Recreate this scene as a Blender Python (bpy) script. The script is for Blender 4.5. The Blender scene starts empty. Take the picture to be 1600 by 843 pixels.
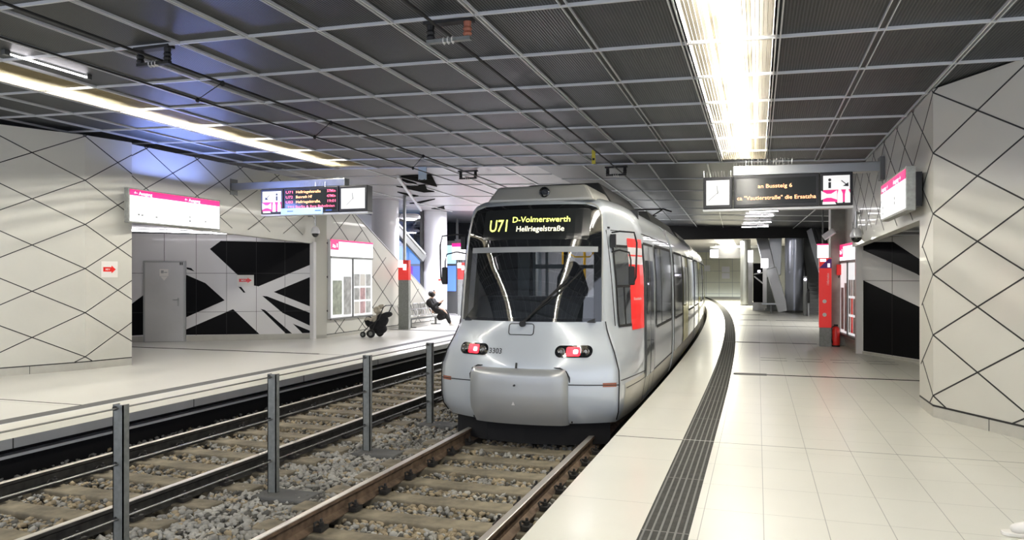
import bpy, math, random
import numpy as np
from mathutils import Vector
random.seed(7); rng = np.random.default_rng(7)
scn = bpy.context.scene
COL = scn.collection

# ------------------------------------------------------------------ camera, world, exposure
cam_d = bpy.data.cameras.new('camera'); cam = bpy.data.objects.new('camera', cam_d); COL.objects.link(cam)
cam_d.sensor_width = 36.0; cam_d.lens = 36.0*1160/1600
cam_d.shift_y = 11.5/1600.0
cam_d.clip_end = 200; cam_d.clip_start = .05
cam.location = (0, 0, 1.5)
cam.rotation_euler = (math.pi/2, 0, math.atan(384/1160.0))
scn.camera = cam
scn.view_settings.view_transform = 'Standard'; scn.view_settings.look = 'None'
scn.view_settings.gamma = 1; scn.view_settings.use_curve_mapping = False
scn.view_settings.exposure = 0.95
scn.cycles.max_bounces = 7; scn.cycles.diffuse_bounces = 4; scn.cycles.glossy_bounces = 3
scn.cycles.transmission_bounces = 4; scn.cycles.transparent_max_bounces = 8
scn.cycles.caustics_reflective = False; scn.cycles.caustics_refractive = False
scn.cycles.sample_clamp_indirect = 4
TUBE = 100.0            # lamp tubes in the two ceiling light strips
FARTUBE = 12.0
world = bpy.data.worlds.new('world'); scn.world = world; world.use_nodes = True
world.node_tree.nodes['Background'].inputs[0].default_value = (.78, .84, 1, 1)
world.node_tree.nodes['Background'].inputs[1].default_value = 1.1

# ------------------------------------------------------------------ materials
M = {}
def nt(name):
    m = bpy.data.materials.new(name); m.use_nodes = True
    return m, m.node_tree, m.node_tree.nodes['Principled BSDF']
def mat(name, col, rough=.5, metal=0, emit=0, ecol=None, noise=0, nscale=8, bump=0, coat=0, spec=.5):
    m, t, b = nt(name)
    b.inputs['Base Color'].default_value = (*col, 1); b.inputs['Roughness'].default_value = rough
    b.inputs['Metallic'].default_value = metal; b.inputs['Coat Weight'].default_value = coat
    b.inputs['Specular IOR Level'].default_value = spec
    if emit:
        b.inputs['Emission Color'].default_value = (*(ecol or col), 1); b.inputs['Emission Strength'].default_value = emit
    if noise or bump:
        tc = t.nodes.new('ShaderNodeTexCoord'); n = t.nodes.new('ShaderNodeTexNoise')
        n.inputs['Scale'].default_value = nscale; n.inputs['Detail'].default_value = 5
        t.links.new(tc.outputs['Object'], n.inputs['Vector'])
        if noise:
            r = t.nodes.new('ShaderNodeValToRGB')
            r.color_ramp.elements[0].position = .3; r.color_ramp.elements[1].position = .7
            r.color_ramp.elements[0].color = (*[c*(1-noise) for c in col], 1)
            r.color_ramp.elements[1].color = (*[min(1, c*(1+noise*.5)) for c in col], 1)
            t.links.new(n.outputs['Fac'], r.inputs[0]); t.links.new(r.outputs[0], b.inputs['Base Color'])
        if bump:
            bp = t.nodes.new('ShaderNodeBump'); bp.inputs['Strength'].default_value = bump
            t.links.new(n.outputs['Fac'], bp.inputs['Height']); t.links.new(bp.outputs[0], b.inputs['Normal'])
    M[name] = m
    return m
def M_(t, op, a, b=None):
    n = t.nodes.new('ShaderNodeMath'); n.operation = op
    for i, x in enumerate((a, b)):
        if x is None: continue
        if isinstance(x, (int, float)): n.inputs[i].default_value = x
        else: t.links.new(x, n.inputs[i])
    return n.outputs[0]
def tiles(name, col, lines, joint=(.2, .2, .18), rough=.3, noise=.06, coat=.15, stripes=()):
    """lines: (axis, offset, pitch, width); stripes: (axis, centre, width, colour)"""
    m, t, b = nt(name)
    tc = t.nodes.new('ShaderNodeTexCoord'); sp = t.nodes.new('ShaderNodeSeparateXYZ')
    t.links.new(tc.outputs['Object'], sp.inputs[0])
    mask = None
    for ax, off, pitch, w in lines:
        a = M_(t, 'SUBTRACT', sp.outputs[ax], off - pitch*1000.5)
        a = M_(t, 'MODULO', a, pitch)
        a = M_(t, 'ABSOLUTE', M_(t, 'SUBTRACT', a, pitch/2))
        a = M_(t, 'LESS_THAN', a, w/2)
        mask = a if mask is None else M_(t, 'MAXIMUM', mask, a)
    n = t.nodes.new('ShaderNodeTexNoise'); n.inputs['Scale'].default_value = 1.3; n.inputs['Detail'].default_value = 8
    t.links.new(tc.outputs['Object'], n.inputs['Vector'])
    r = t.nodes.new('ShaderNodeValToRGB'); r.color_ramp.elements[0].position = .35; r.color_ramp.elements[1].position = .65
    r.color_ramp.elements[0].color = (*[c*(1-noise) for c in col], 1); r.color_ramp.elements[1].color = (*col, 1)
    t.links.new(n.outputs['Fac'], r.inputs[0])
    mx = t.nodes.new('ShaderNodeMixRGB'); t.links.new(r.outputs[0], mx.inputs[1]); mx.inputs[2].default_value = (*joint, 1)
    t.links.new(M_(t, 'MULTIPLY', mask, .75), mx.inputs[0])
    out = mx.outputs[0]
    for ax, cen, w, c in stripes:
        a = M_(t, 'LESS_THAN', M_(t, 'ABSOLUTE', M_(t, 'SUBTRACT', sp.outputs[ax], cen)), w/2)
        m2 = t.nodes.new('ShaderNodeMixRGB'); t.links.new(out, m2.inputs[1]); m2.inputs[2].default_value = (*c, 1)
        t.links.new(a, m2.inputs[0]); out = m2.outputs[0]
    t.links.new(out, b.inputs['Base Color'])
    rr = M_(t, 'ADD', M_(t, 'MULTIPLY', n.outputs['Fac'], .15), rough-.06)
    t.links.new(rr, b.inputs['Roughness']); b.inputs['Coat Weight'].default_value = coat; b.inputs['Coat Roughness'].default_value = .12
    M[name] = m
def ribbed(name, c1, c2, axis, pitch, rough=.5, metal=0, bump=.4):
    m, t, b = nt(name)
    tc = t.nodes.new('ShaderNodeTexCoord'); sp = t.nodes.new('ShaderNodeSeparateXYZ'); t.links.new(tc.outputs['Object'], sp.inputs[0])
    a = M_(t, 'PINGPONG', M_(t, 'ADD', sp.outputs[axis], 100), pitch/2)
    a = M_(t, 'DIVIDE', a, pitch/2)
    n = t.nodes.new('ShaderNodeTexNoise'); n.inputs['Scale'].default_value = .8; n.inputs['Detail'].default_value = 6
    t.links.new(tc.outputs['Object'], n.inputs['Vector'])
    r = t.nodes.new('ShaderNodeValToRGB'); r.color_ramp.elements[0].color = (*c1, 1); r.color_ramp.elements[1].color = (*c2, 1)
    r.color_ramp.elements[0].position = .35; r.color_ramp.elements[1].position = .75
    t.links.new(M_(t, 'MULTIPLY', a, M_(t, 'ADD', n.outputs['Fac'], .4)), r.inputs[0])
    t.links.new(r.outputs[0], b.inputs['Base Color']); b.inputs['Roughness'].default_value = rough; b.inputs['Metallic'].default_value = metal
    bp = t.nodes.new('ShaderNodeBump'); bp.inputs['Strength'].default_value = bump; bp.inputs['Distance'].default_value = .01
    t.links.new(a, bp.inputs['Height']); t.links.new(bp.outputs[0], b.inputs['Normal'])
    M[name] = m
def glass(name, tint=(.5, .55, .55), alpha=.35, rough=.03):
    m, t, b = nt(name)
    b.inputs['Base Color'].default_value = (1, 1, 1, 1); b.inputs['Roughness'].default_value = rough; b.inputs['Metallic'].default_value = 1
    tr = t.nodes.new('ShaderNodeBsdfTransparent'); tr.inputs[0].default_value = (*tint, 1)
    mx = t.nodes.new('ShaderNodeMixShader'); mx.inputs[0].default_value = alpha
    o = t.nodes['Material Output']
    t.links.new(tr.outputs[0], mx.inputs[1]); t.links.new(b.outputs[0], mx.inputs[2]); t.links.new(mx.outputs[0], o.inputs[0])
    M[name] = m
mat('wall_cream', (.62, .61, .55), .36, coat=.15, noise=.05, nscale=.7)
mat('wall_plinth', (.5, .49, .44), .45, noise=.06)
mat('groove', (.02, .02, .02), .6)
mat('art_black', (.004, .004, .005), .55, spec=.12)
mat('inlay', (.02, .02, .02), .9, spec=0)
mat('art_white', (.72, .71, .71), .3, coat=.2)
ribbed('mesh_dark', (.010, .012, .012), (.055, .060, .060), 0, .026, .45, .45)
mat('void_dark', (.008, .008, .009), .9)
mat('bar_alu', (.66, .67, .68), .4, .2)
mat('far_panel', (.30, .29, .30), .4)
mat('far_dark', (.045, .045, .05), .4, .1)
mat('trough', (.07, .058, .034), .5)
mat('fin', (.11, .095, .06), .4, .2)
mat('tube_light', (1, 1, 1), .5, emit=TUBE, ecol=(1, .965, .88))
mat('far_tube', (1, 1, 1), .5, emit=FARTUBE, ecol=(1, .95, 1))
mat('concrete', (.11, .11, .105), .85, noise=.35, nscale=3, bump=.3)
mat('track_bed', (.07, .065, .055), .95, noise=.4, nscale=9, bump=.5)
mat('stone', (.38, .37, .335), .9, noise=.5, nscale=3)
mat('stone_rust', (.38, .31, .20), .9, noise=.5, nscale=6)
mat('stone_dark', (.12, .115, .10), .9, noise=.5, nscale=6)
mat('sleeper_conc', (.25, .215, .15), .85, noise=.5, nscale=6, bump=.3)
mat('rail_top', (.70, .66, .60), .38, .7)
mat('rail_side', (.17, .115, .075), .7, .3, noise=.5, nscale=12)
mat('rail_grey', (.05, .048, .043), .6, .3, noise=.5, nscale=12)
mat('clip_black', (.02, .018, .016), .7)
mat('post_grey', (.24, .25, .235), .45, .4, noise=.2, nscale=20)
mat('post_light', (.33, .34, .32), .5, .3, noise=.2, nscale=20)
mat('cable', (.25, .25, .24), .35, .8)
mat('silver', (.58, .62, .65), .30, .18, coat=.8)
mat('silver_dark', (.44, .45, .44), .32, .35, coat=.5)
mat('silver_warm', (.50, .49, .44), .35, .4, coat=.4)
mat('train_white', (.52, .50, .42), .45, coat=.2)
mat('black_gloss', (.008, .009, .01), .06, coat=.6)
mat('black_matte', (.012, .012, .012), .6)
mat('rubber', (.015, .015, .015), .8)
mat('dark_glass', (.03, .035, .04), .04, .0, coat=.6, spec=.8)
mat('mirror_glass', (.42, .45, .48), .06, .9)
glass('screen_glass', (.50, .55, .55), .09)
glass('pane_glass', (.8, .85, .85), .3)
mat('red_paint', (.85, .03, .025), .35, coat=.3)
mat('ad_red', (.95, .035, .03), .3, coat=.4, emit=.12)  # faint glow mixed into the paint to keep the red vivid, no lamp
mat('ad_white', (.8, .78, .78), .3, coat=.5)
mat('yellow_paint', (.72, .68, .16), .35, coat=.4)
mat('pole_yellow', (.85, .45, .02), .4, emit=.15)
mat('cab_grey', (.32, .33, .33), .5)
mat('cab_dark', (.03, .033, .036), .6)
mat('lamp_red', (1, .02, .02), .3, emit=1.6, ecol=(1, .01, .03))
mat('lamp_core', (1, .5, .5), .3, emit=5, ecol=(1, .45, .5))
mat('lamp_clear', (.3, .28, .24), .1, .8)
mat('led_yellow', (1, .9, .25), .4, emit=1.3, ecol=(.85, 1, .15))
mat('led_pale', (1, .95, .7), .4, emit=1.0, ecol=(1, .95, .62))
mat('led_orange', (1, .5, .2), .4, emit=1.3, ecol=(1, .36, .2))
mat('led_pink', (1, .2, .3), .4, emit=.95, ecol=(1, .10, .26))
mat('sign_white', (.8, .8, .8), .4, emit=.75, ecol=(.98, .97, 1))
mat('sign_pink', (.95, .02, .2), .4, emit=.42, ecol=(1, .015, .19))
mat('clock_white', (.5, .5, .5), .4, emit=.36, ecol=(1, 1, 1))
mat('print_grey', (.35, .36, .36), .6)
mat('poster_grey', (.55, .56, .56), .5, noise=.45, nscale=5)
mat('poster_green', (.45, .5, .4), .5, noise=.4, nscale=7)
mat('poster_pink', (.62, .4, .42), .5, noise=.3, nscale=7)
mat('case_back', (.85, .86, .87), .5, emit=.35, ecol=(.95, .97, 1))
mat('sign_blue', (.03, .09, .4), .4, emit=.25)
mat('strip_blue', (.35, .55, .85), .4, emit=.35)
mat('box_black', (.012, .012, .014), .35)
mat('screen_black', (.02, .022, .022), .15)
mat('steel', (.42, .43, .43), .28, .85)
mat('steel_door', (.60, .60, .60), .32, .8, noise=.06, nscale=2)
mat('steel_dark', (.16, .165, .16), .35, .6)
mat('column_white', (.78, .78, .82), .3, coat=.3)
mat('column_grey', (.42, .44, .50), .2, .45)
mat('column_conc', (.33, .33, .29), .45, noise=.25, nscale=4)
mat('sticker_white', (.8, .78, .74), .5)
mat('purple', (.10, .015, .2), .4)
mat('blue_lit', (.05, .12, .5), .3, emit=.6, ecol=(.15, .3, 1))
mat('cyan_lit', (.3, .6, .8), .3, emit=.5, ecol=(.5, .85, 1))
mat('lilac_lit', (.9, .8, 1), .3, emit=6, ecol=(.85, .8, 1))
glass('blue_pane', (.35, .5, .75), .12)
mat('skin', (.62, .42, .32), .5)
mat('hair', (.008, .006, .006), .5)
mat('coat_black', (.008, .008, .009), .8)
mat('shoe_white', (.78, .76, .72), .6)
mat('blanket', (.55, .50, .40), .9, noise=.4, nscale=14, bump=.4)
mat('fabric_black', (.012, .012, .014), .9, noise=.4, nscale=14, bump=.4)
mat('tact_dark', (.055, .055, .05), .75, noise=.3, nscale=14, spec=.2)
mat('tact_ridge', (.20, .20, .185), .7, spec=.2)
mat('floor_grey', (.13, .13, .125), .7, spec=.2)
mat('slab_white', (.70, .69, .62), .35, noise=.05, nscale=2)
mat('slab_side', (.42, .43, .43), .5, noise=.1, nscale=3)
mat('tag_yellow', (.7, .6, .05), .5)
mat('tag_blue', (.55, .65, .75), .5)
mat('porcelain', (.75, .74, .7), .3)
mat('insul_red', (.35, .12, .07), .5)
BLK = (.03, .03, .03)
tiles('floor_right', (.70, .69, .62), [(0, .034, .3625, .005), (1, .09, .61, .004)], stripes=((1, 7.0, .014, (.12, .12, .11)), (1, 12.08, .06, BLK), (1, 18.0, .08, BLK), (1, 24.3, .1, BLK), (1, 27.4, .1, BLK), (1, 31, .12, BLK)))
tiles('floor_edge', (.72, .71, .63), [(1, .09, 1.22, .004)], stripes=((1, 7.0, .014, (.12, .12, .11)),))
tiles('floor_left', (.72, .71, .66), [(1, .7, 6.2, .012)], stripes=((1, 13.2, .05, BLK), (1, 20.1, .12, BLK)))
tiles('far_tiles', (.66, .65, .46), [(0, .1, 1.0, .03), (2, .2, .9, .03)], rough=.4)
tiles('plinth_tiles', (.52, .51, .46), [(1, .3, .6, .006)], rough=.4)

# ------------------------------------------------------------------ mesh building
class MB:
    def __init__(s): s.v = []; s.f = []; s.m = []; s.tf = None
    def add(s, vs, fs, mi=0):
        o = len(s.v)
        s.v += [tuple(s.tf(*p)) if s.tf else tuple(p) for p in vs]
        s.f += [tuple(i+o for i in f) for f in fs]; s.m += [mi]*len(fs)
        return s
    def box(s, x0, x1, y0, y1, z0, z1, mi=0):
        vs = [(x, y, z) for z in (z0, z1) for y in (y0, y1) for x in (x0, x1)]
        return s.add(vs, [(0, 2, 3, 1), (4, 5, 7, 6), (0, 1, 5, 4), (2, 6, 7, 3), (0, 4, 6, 2), (1, 3, 7, 5)], mi)
    def obox(s, c, ax, ay, az, mi=0):
        """box from centre and three half-axis vectors"""
        c, ax, ay, az = map(Vector, (c, ax, ay, az))
        vs = [c+ax*i+ay*j+az*k for k in (-1, 1) for j in (-1, 1) for i in (-1, 1)]
        return s.add(vs, [(0, 2, 3, 1), (4, 5, 7, 6), (0, 1, 5, 4), (2, 6, 7, 3), (0, 4, 6, 2), (1, 3, 7, 5)], mi)
    def bar(s, p, q, w, h, mi=0, up=(0, 0, 1)):
        p, q = Vector(p), Vector(q); d = (q-p); L = d.length; d.normalize(); up = Vector(up)
        if abs(d.dot(up)) > .98: up = Vector((1, 0, 0))
        sd = d.cross(up).normalized(); u2 = sd.cross(d)
        return s.obox((p+q)/2, d*L/2, sd*w/2, u2*h/2, mi)
    def tube(s, pts, r, n=8, mi=0, caps=True):
        pts = [Vector(p) for p in pts]; N = len(pts)
        rs = r if isinstance(r, (list, tuple)) else [r]*N
        vs = []; up = Vector((0, 0, 1))
        for i, p in enumerate(pts):
            d = (pts[min(i+1, N-1)]-pts[max(i-1, 0)]).normalized()
            u = up if abs(d.dot(up)) < .95 else Vector((1, 0, 0))
            a = d.cross(u).normalized(); b = d.cross(a).normalized()
            if i and a.dot(pa) < 0: a = -a
            pa = a
            vs += [p+a*rs[i]*math.cos(2*math.pi*k/n)+b*rs[i]*math.sin(2*math.pi*k/n) for k in range(n)]
        fs = [(i*n+k, i*n+(k+1) % n, (i+1)*n+(k+1) % n, (i+1)*n+k) for i in range(N-1) for k in range(n)]
        if caps: fs += [tuple(range(n)), tuple(range((N-1)*n, N*n))[::-1]]
        return s.add(vs, fs, mi)
    def lathe(s, c, prof, n=16, mi=0, axis='z'):
        """prof: (radius, height) list"""
        vs = []
        for r, h in prof:
            for k in range(n):
                a = 2*math.pi*k/n; p = (r*math.cos(a), r*math.sin(a), h)
                if axis == 'y': p = (p[0], p[2], p[1])
                if axis == 'x': p = (p[2], p[0], p[1])
                vs.append((c[0]+p[0], c[1]+p[1], c[2]+p[2]))
        N = len(prof)
        fs = [(i*n+k, i*n+(k+1) % n, (i+1)*n+(k+1) % n, (i+1)*n+k) for i in range(N-1) for k in range(n)]
        fs += [tuple(range(n))[::-1], tuple(range((N-1)*n, N*n))]
        return s.add(vs, fs, mi)
    def prism(s, poly, fn, t0, t1, mi=0):
        """poly of (a,b); fn(a,b,t) -> point"""
        n = len(poly); vs = [fn(a, b, t0) for a, b in poly]+[fn(a, b, t1) for a, b in poly]
        fs = [tuple(range(n))[::-1], tuple(range(n, 2*n))]+[(i, (i+1) % n, n+(i+1) % n, n+i) for i in range(n)]
        return s.add(vs, fs, mi)
    def grid(s, rows, mi=0, skip=None):
        n = len(rows[0]); vs = [p for r in rows for p in r]
        fs = [(i*n+j, i*n+j+1, (i+1)*n+j+1, (i+1)*n+j) for i in range(len(rows)-1) for j in range(n-1) if not (skip and skip(i, j))]
        return s.add(vs, fs, mi)
    def build(s, name, mats, parent=None, smooth=False, bev=0, angle=35, struct=False, local=False):
        me = bpy.data.meshes.new(name)
        o = Vector((0, 0, 0))
        p = parent
        while p is not None and not local: o += p.location; p = p.parent
        me.from_pydata([(x-o.x, y-o.y, z-o.z) for x, y, z in s.v], [], s.f)
        for k in (mats if isinstance(mats, (list, tuple)) else [mats]): me.materials.append(M[k])
        me.polygons.foreach_set('material_index', s.m)
        import bmesh
        bm = bmesh.new(); bm.from_mesh(me); bmesh.ops.recalc_face_normals(bm, faces=bm.faces)
        if smooth:
            for f in bm.faces: f.smooth = True
            for e in bm.edges:
                if len(e.link_faces) == 2 and e.calc_face_angle(0) > math.radians(angle): e.smooth = False
        bm.to_mesh(me); bm.free()
        ob = bpy.data.objects.new(name, me); COL.objects.link(ob)
        if parent is not None: ob.parent = parent
        if bev:
            b = ob.modifiers.new('bevel', 'BEVEL'); b.width = bev; b.segments = 2; b.limit_method = 'ANGLE'
        if struct: ob['kind'] = 'structure'
        return ob
def tag(o, label, cat, group=None):
    o['label'] = label; o['category'] = cat
    if group: o['group'] = group
    return o
def thing(name, label, cat, loc=(0, 0, 0), group=None):
    o = bpy.data.objects.new(name, None); COL.objects.link(o); o.location = loc; o.empty_display_size = .2
    return tag(o, label, cat, group)
def copy_tree(o, loc, label=None):
    c = o.copy(); COL.objects.link(c); c.location = loc
    if label: c['label'] = label
    for ch in list(o.children):
        d = ch.copy(); COL.objects.link(d); d.parent = c
        for g in list(ch.children):
            e = g.copy(); COL.objects.link(e); e.parent = d
    return c
def lettering(txt, size, thick=0.0):
    """triangulated letters as (verts, faces, width), lying in x,z"""
    cu = bpy.data.curves.new('letters', 'FONT'); cu.body = txt; cu.size = size; cu.extrude = thick; cu.resolution_u = 3
    cu.offset = size*.006
    ob = bpy.data.objects.new('letters', cu); COL.objects.link(ob)
    dg = bpy.context.evaluated_depsgraph_get(); dg.update()
    me = bpy.data.meshes.new_from_object(ob.evaluated_get(dg))
    vs = [(v.co.x, v.co.y) for v in me.vertices]; fs = [tuple(p.vertices) for p in me.polygons]
    bpy.data.objects.remove(ob); bpy.data.curves.remove(cu); bpy.data.meshes.remove(me)
    w = max(v[0] for v in vs) if vs else 0
    return vs, fs, w
def text_on(mb, txt, size, fn, mi=0, width=None, center=False):
    vs, fs, w = lettering(txt, size); k = 1 if not width else width/w
    off = -w*k/2 if center else 0
    return mb.add([fn(x*k+off, y) for x, y in vs], fs, mi)

# ------------------------------------------------------------------ the curve of the line
def shift(y): return (y-9)**2/730.0 if y > 9 else 0.0
def trk(xl, y, z, c=-2.57):
    m = 2*(y-9)/730.0 if y > 9 else 0.0; n = math.sqrt(1+m*m)
    return (c-shift(y)+xl/n, y+xl*m/n, z)
YS = [-3, 0, 2, 4, 6, 8, 9]+[9+1.5*i for i in range(1, 35)]
RT, LT = -2.57, -5.63
ZLf = -.07
def ribbon(mb, c, prof, ys=YS, mi=0, closed=False):
    """sweep a profile of (offset, z) along the line"""
    pr = prof+[prof[0]] if closed else prof
    return mb.grid([[trk(a, y, z, c) for a, z in pr] for y in ys], mi)

# ------------------------------------------------------------------ floors
m = MB(); ribbon(m, RT, [(1.28, 0), (1.91, 0)]); m.build('floor_edge_right', 'floor_edge', struct=True)
m = MB(); ribbon(m, RT, [(1.28, 0), (1.28, -.10), (1.36, -.10), (1.36, -.6)], mi=0); m.build('trim_platform_side_right', 'slab_side', struct=True)
m = MB(); m.grid([[trk(2.19, y, 0, RT), (9, y, 0)] for y in YS]); m.build('floor_platform_right', 'floor_right', struct=True)
m = MB(); ribbon(m, RT, [(1.91, 0), (2.19, 0)], mi=0)
for k in range(6):
    a = 1.93+k*.0455
    ribbon(m, RT, [(a-.0065, 0), (a-.004, .005), (a+.004, .005), (a+.0065, 0)], ys=YS[:24], mi=1)
for yy in (3.2, 4.42, 5.64, 7.0, 8.1, 9.3, 10.5, 11.7, 12.95):
    m.add([trk(1.91, yy, .0055), trk(2.19, yy, .0055), trk(2.19, yy+.012, .0055), trk(1.91, yy+.012, .0055)], [(0, 1, 2, 3)], 1 if yy != 7.0 else 2)
m.build('floor_guidance_strip', ['tact_dark', 'tact_ridge', 'slab_white'], struct=True)
m = MB(); m.box(-.36, .13, 11.98, 12.2, 0, .003); m.box(-.9, .05, 17.93, 18.1, 0, .004); m.box(.75, 1.26, 17.93, 18.1, 0, .004)
for k in range(4): m.box(.05+.6*k, .5+.6*k, 14.2, 14.21, 0, .003); m.box(.05+.6*k, .5+.6*k, 14.6, 14.61, 0, .003)
m.build('trim_floor_inlay', 'floor_grey', struct=True)
m = MB()
m.box(.13, 3.0, 12.06, 12.12, .0, .003); m.box(-.1, .75, 17.98, 18.04, 0, .0035)
m.box(-.78, 1.9, 24.2, 24.27, 0, .003); m.box(-.8, .3, 27.4, 27.55, 0, .003); m.box(.6, 2.5, 27.4, 27.5, 0, .003); m.box(-1.1, .1, 31.3, 31.5, 0, .003); m.box(-1.6, .2, 38, 38.2, 0, .003); m.box(-1.28, -.66, 6.995, 7.003, 0, .002)
m.box(-14, -8.55, 13.18, 13.25, ZLf, ZLf+.003); m.box(-10.5, -8.2, 20.0, 20.15, ZLf, ZLf+.003); m.box(-12, -7.9, 7.0, 7.02, ZLf, ZLf+.002)
m.build('trim_floor_inlay_black', 'inlay', struct=True)
ZL = -.07
m = MB(); m.grid([[trk(-2.04, y, ZL, LT), trk(-1.28, y, ZL, LT)] for y in YS]); m.build('floor_edge_left', 'slab_white', struct=True)
m = MB(); m.grid([[trk(-2.28, y, ZL+.001, LT), trk(-2.04, y, ZL+.001, LT)] for y in YS]); m.build('floor_guidance_strip_left', 'floor_grey', struct=True)
m = MB(); m.grid([[(-20, y, ZL), trk(-2.28, y, ZL, LT)] for y in YS]); m.build('floor_platform_left', 'floor_left', struct=True)
m = MB(); ribbon(m, LT, [(-1.28, ZL), (-1.28, ZL-.10), (-1.62, ZL-.10)]); m.build('trim_platform_side_left', 'slab_side', struct=True)
m = MB()
for k in range(10):
    y = 2.9+k*2.45; m.box(-6.914, -6.9085, y, y+.012, ZL-.1, ZL)
m.build('trim_slab_joint', 'groove', struct=True)
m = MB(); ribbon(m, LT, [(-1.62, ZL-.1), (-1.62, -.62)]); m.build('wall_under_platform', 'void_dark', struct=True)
m = MB(); ribbon(m, LT, [(-1.44, -.30), (-1.44, -.27), (-1.56, -.27), (-1.56, -.30)], closed=True)
tag(m.build('cable_duct', 'bar_alu'), 'pale metal cable duct running under the edge of the left platform', 'cable duct')
m = MB(); m.grid([[trk(-1.7, y, -.56, LT), trk(1.4, y, -.56, RT)] for y in YS]); m.build('floor_track_bed', 'track_bed', struct=True)

# ------------------------------------------------------------------ ceiling
CZ0 = lambda x: 3.55+.037*(1.8-x)
GX = [-14.6, -13.8, -13.0, -12.2, -11.4, -10.6, -9.8, -8.94, -7.92, -7.1, -6.27, -5.41, -4.58, -3.79, -3.02, -2.22, -1.46, -.64, .17, .98, 1.78, 2.6, 3.4, 4.2]
GY = [-4.03+1.22*k for k in range(16)]        # last = 14.27
def skew(x): return -.045*(x+1.5)
YE = 14.27
m = MB()
for i in range(len(GX)-1):
    x0, x1 = GX[i], GX[i+1]
    if (x0, x1) in ((-8.94, -7.92), (-.64, .17)): continue
    m.add([(x0, -4, CZ0(x0)), (x1, -4, CZ0(x1)), (x1, YE+skew(x1), CZ0(x1)), (x0, YE+skew(x0), CZ0(x0))], [(0, 1, 2, 3)])
m.build('ceiling_mesh', 'mesh_dark', struct=True)
m = MB()
for x in GX:
    if x in (-1.46, .98):        # open dark joints with alu on both sides
        for s in (-1, 1): m.bar((x+s*.028, -4, CZ0(x)-.008), (x+s*.028, YE+skew(x), CZ0(x)-.008), .008, .03)
        m.bar((x, -4, CZ0(x)-.004), (x, YE+skew(x), CZ0(x)-.004), .04, .012, 1)
    else:
        for s in (-1, 1): m.bar((x+s*.017, -4, CZ0(x)-.010), (x+s*.017, YE+skew(x), CZ0(x)-.010), .012, .03)
for y in GY:
    a, b = GX[0], GX[-1]
    m.bar((a, y+skew(a), CZ0(a)-.012), (b, y+skew(b), CZ0(b)-.012), .020, .03)
m.build('ceiling_grid_bars', ['bar_alu', 'groove'], struct=True)
m = MB()   # rear ceiling: pale slabs left, dark panels right
XR = [-16, -11, -8.05, -6.9, -5.9]
def rear(x0, x1, y0, y1, mi):
    m.add([(x0, y0, CZ0(x0)), (x1, y0, CZ0(x1)), (x1, y1, CZ0(x1)), (x0, y1, CZ0(x0))], [(0, 1, 2, 3)], mi)
rear(-16, -4.3, YE, 26, 0); rear(-4.3, 9, YE-.3, 33, 1); rear(-16, -4.3, 26, 33, 1)
m.box(-16, 9, 33, 33.3, 3.15, 4.4, 2)
m.add([(-16, 33.2, 3.5), (9, 33.2, 3.5), (9, 62, 3.5), (-16, 62, 3.5)], [(0, 1, 2, 3)], 0)
m.build('ceiling_rear', ['far_panel', 'far_dark', 'inlay'], struct=True)
m = MB()
for x in (-10.4, -8.3, -6.4, -5.0): m.bar((x, YE+.3, CZ0(x)-.01), (x-.6, 26, CZ0(x)-.01), .035, .02)
for y in (15.8, 17.6, 20.5, 23.5): m.bar((-12, y+.25, CZ0(-12)-.01), (-4.3, y, CZ0(-4.3)-.01), .03, .02)
for x in (-3.3, -2.0, -.9, .45, 1.9): m.bar((x, YE+.2, CZ0(x)-.01), (x-.5, 33, CZ0(x)-.01), .03, .02)
for y in (16.6, 19, 21.5, 24, 26.5, 29): m.bar((-4.3, y+.1, CZ0(-4.3)-.01), (4, y, CZ0(4)-.01), .025, .02)
m.build('ceiling_rear_joints', 'bar_alu', struct=True)
m = MB()
for tri in [[(-8.024, 15.867), (-7.13, 15.631), (-7.386, 16.277)], [(-8.108, 15.908), (-7.428, 16.39), (-8.047, 18.012)], [(-8.252, 16.127), (-8.318, 17.339), (-8.491, 17.13)], [(-9.195, 17.912), (-8.755, 18.87), (-8.653, 19.176), (-9.076, 19.398)], [(-9.897, 19.339), (-9.747, 20.444), (-10.096, 20.702)], [(-11.276, 22.933), (-9.614, 21.352), (-10.901, 22.911)], [(-11.385, 24.96), (-10.42, 23.912), (-11.052, 25.442)], [(-9.1, 18.0), (-8.2, 17.6), (-8.9, 19.3)]]:
    m.prism(tri, lambda a, b, t: (a, b, CZ0(a)-t), .006, .03)
m.build('trim_ceiling_triangles', 'inlay', struct=True)
m = MB(); m.bar((-8.05, 15.77, CZ0(-8.05)-.04), (-12.05, 25.5, CZ0(-12.05)-.04), .07, .07); m.build('trim_ceiling_rail', 'bar_alu', struct=True)

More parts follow.
